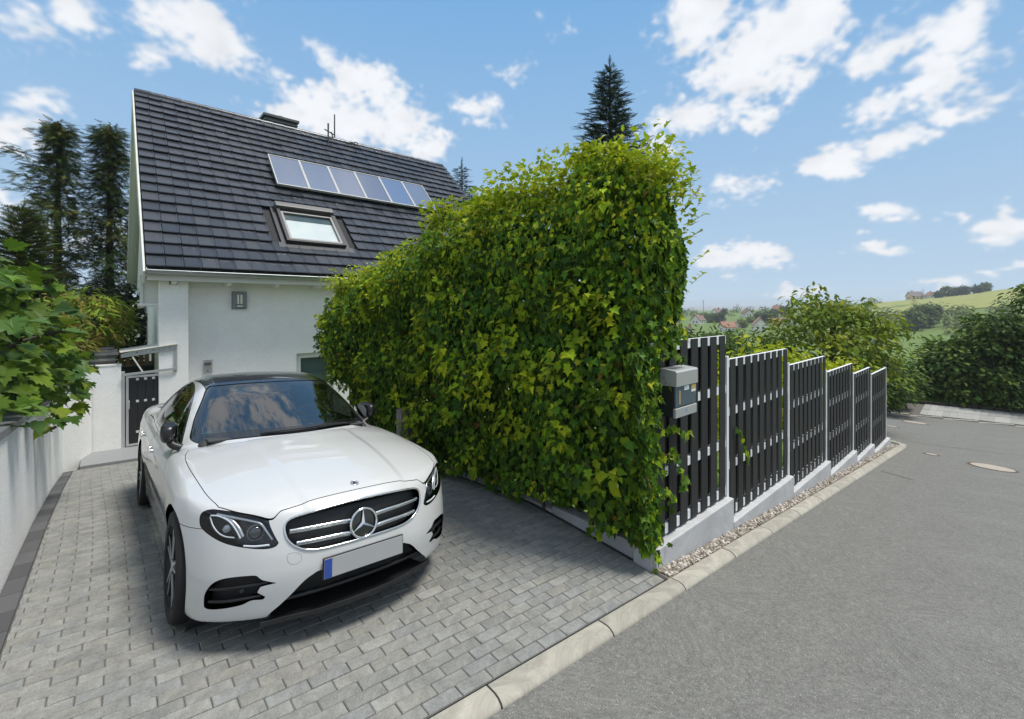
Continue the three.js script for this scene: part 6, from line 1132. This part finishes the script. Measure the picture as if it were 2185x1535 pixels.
  const protos = [T(201, g1), T(202, g2), T(203, g3), T(204, g1)], cone = (() => { const o = new THREE.Group(); conifer(o, [0, 0, 0], 10, 2.2, { seed: 205, whorls: 16, per: 6, droop: 0.4, size: 1.3, tones: g2, twig: 4, curve: 0.9, ragged: 0.3 }); return o; })();
  const spots = [[1546, 672, 1.0, 1, 'dark round tree on the skyline above the small red roof'], [1566, 668, 0.9, 4, 'pair of pointed conifers on the village skyline, left one'], [1573, 668, 1.15, 4, 'pointed conifer on the village skyline, the taller one'], [1585, 700, 0.9, 2, 'yellow-green round tree left of the large pinkish roof'], [1600, 690, 0.8, 2, 'smaller yellow-green tree behind the large pinkish roof'], [1640, 690, 1.2, 1, 'dark tree right of the large pinkish roof'], [1652, 680, 1.1, 0, 'green tree below the skyline house'], [1675, 674, 1.2, 1, 'dark tree beside the skyline house'], [1517, 690, 1.1, 0, 'green tree between the broad low house and the small red roof'], [1503, 684, 1.0, 3, 'green tree behind the broad low house'], [1536, 690, 1.2, 1, 'dark green tree behind the small red roof'], [1618, 684, 1.0, 3, 'green tree in the middle of the village'], [1970, 640, 1.1, 4, 'pointed conifer between the farmhouse and the barn'], [2004, 637, 1.0, 1, 'round dark tree right of the barn on the hill'], [2022, 634, 1.4, 0, 'green tree group on the hill crest, left'], [2036, 633, 1.2, 3, 'green tree on the hill crest, middle'], [2056, 631, 1.3, 1, 'dark tree on the hill crest beside the lone shed'], [2086, 627, 1.2, 1, 'dark round tree on the hill crest before the hedge bank'], [2102, 624, 1.3, 0, 'green tree on the hill crest before the hedge bank'], [1950, 688, 1.5, 4, 'dark pointed conifer below the hill field'], [1966, 690, 1.0, 4, 'thin dark conifer below the hill field'], [1984, 690, 1.5, 1, 'dark round tree below the hill field'], [1972, 700, 1.6, 0, 'green tree below the hill field beside the hedge bank'], [1944, 706, 1.5, 0, 'green tree right of the yellow-green tree']];
  for (const [px, py, s, k, label] of spots) {
    const [x, y, z] = onGround(px, py), o = (k === 4 ? cone : protos[k]).clone(); o.name = numbered('village_tree'); o.position.set(x, y - 0.3, z); o.scale.setScalar(s * 0.72); o.rotation.y = px; o.userData = { label, category: 'tree', group: 'trees of the village and the hill' }; scene.add(o);
  }
  // woods that read as one mass
  const w = thing('valley_woods', 'mass of distant green treetops filling the valley between the houses', 'woods'); w.userData.kind = 'stuff';
  const onHouse = new Map(list.map((h) => [h, onGround(h[0], h[1])[3] * 1.3]));
  const R = rng(300), im = [[], [], []];
  for (let i = 0; i < 620; i++) {
    const ph = lerp(-33, 6, R()) * Math.PI / 180, r = lerp(60, 460, Math.pow(R(), 0.8)), x = Math.cos(ph) * r, z = Math.sin(ph) * r, fld = ph * 57.3 > -9 && r > 300 && r < 465;
    if (R() < 0.3) continue; const w0 = new THREE.Vector3(x, 0, z), wp = 1092.5 + 959 * w0.dot(SIDE) / w0.dot(FWD); if (fld || list.some((h) => Math.abs(wp - h[0]) < h[2] * 0.9 + 6 && r < onHouse.get(h))) continue; const y = terrain(x, z), s = (0.55 + 0.6 * R()) * (r < 130 ? 0.6 : 1), tone = pick([g1, g1, g2, g3], R);
    for (let k = 0; k < 34; k++) { let d; do { d = [R() * 2 - 1, R() * 2 - 1, R() * 2 - 1]; } while (Math.hypot(...d) > 1); const l = Math.hypot(...d) || 1, q = Math.pow(l, 0.5) / l; im[k % 3].push({ m: leafMatrix([x + d[0] * q * 2.6 * s, y + (2.6 + d[1] * q * 2.4) * s, z + d[2] * q * 2.6 * s], [d[0], 0.3 * d[1] - 0.2, d[2]], [d[0] * 0.5, 1, d[2] * 0.5], 1.5 * s, 1.3), c: jit(pick(tone, R), R, 0.3) }); }
  }
  im.forEach((l) => scatter(w, 'foliage', OVAL, LEAF, l));
  const f = structure('field', (() => { const P = [], idx = [], A = 24, B = 24; for (let i = 0; i <= A; i++) for (let j = 0; j <= B; j++) { const ph = lerp(-9.5, 8, i / A) * Math.PI / 180, r = lerp(300, 468, j / B), x = Math.cos(ph) * r, z = Math.sin(ph) * r; P.push(x, terrain(x, z) + 0.35, z); } for (let i = 0; i < A; i++) for (let j = 0; j < B; j++) { const a = i * (B + 1) + j; idx.push(a, a + B + 1, a + 1, a + 1, a + B + 1, a + B + 2); } const g = new THREE.BufferGeometry(); g.setAttribute('position', new THREE.Float32BufferAttribute(P, 3)); g.setIndex(idx); g.computeVertexNormals(); return uvBox(g, 0.05); })(), std({ map: grain(128, (u, v) => { const n = tileNoise(u, v, 8, 1.5, 3); return [0.53 + 0.12 * n, 0.54 + 0.1 * n, 0.28 + 0.08 * n]; }), roughness: 1 }));
  // glasshouse glimpsed between tree and hedge bank
  const [gx, gy, gz] = [36, -4.6, -4.9]; const gh = thing('glasshouse', 'pale blue glasshouse roof glimpsed between the tree and the hedge bank', 'glasshouse', [gx, gy, gz], 0.5);
  const pane = phys({ color: lin(0.45, 0.55, 0.62), roughness: 0.15, clearcoat: 1 });
  part(gh, 'wall', box(3.4, 2.0, 2.4, 0, 1.0, 0), pane); for (const s of [-1, 1]) part(gh, 'roof_pane', box(3.6, 0.05, 1.6).rotateX(s * 0.6).translate(0, 2.5, s * 0.66), pane); part(gh, 'ridge', box(3.7, 0.08, 0.08, 0, 2.97, 0), matWhitePaint);
  for (let i = 0; i < 5; i++) for (const s of [-1, 1]) part(gh, 'glazing_bar', box(0.06, 0.06, 1.62).rotateX(s * 0.6).translate(-1.7 + i * 0.85, 2.53, s * 0.67), matWhitePaint);
  const [mx, my, mz] = onGround(1501, 690); const mast = thing('utility_mast', 'thin pole standing up over the village roofs', 'pole', [mx, my, mz]); part(mast, 'shaft', new THREE.CylinderGeometry(0.18, 0.25, 14, 8).translate(0, 7, 0), wood); part(mast, 'cross_arm', box(2.4, 0.2, 0.2, 0, 13, 0), wood);
}
scene.fog = new THREE.FogExp2(new THREE.Color(0.80, 0.86, 0.92), 0.00045);
renderer.render(scene, camera);
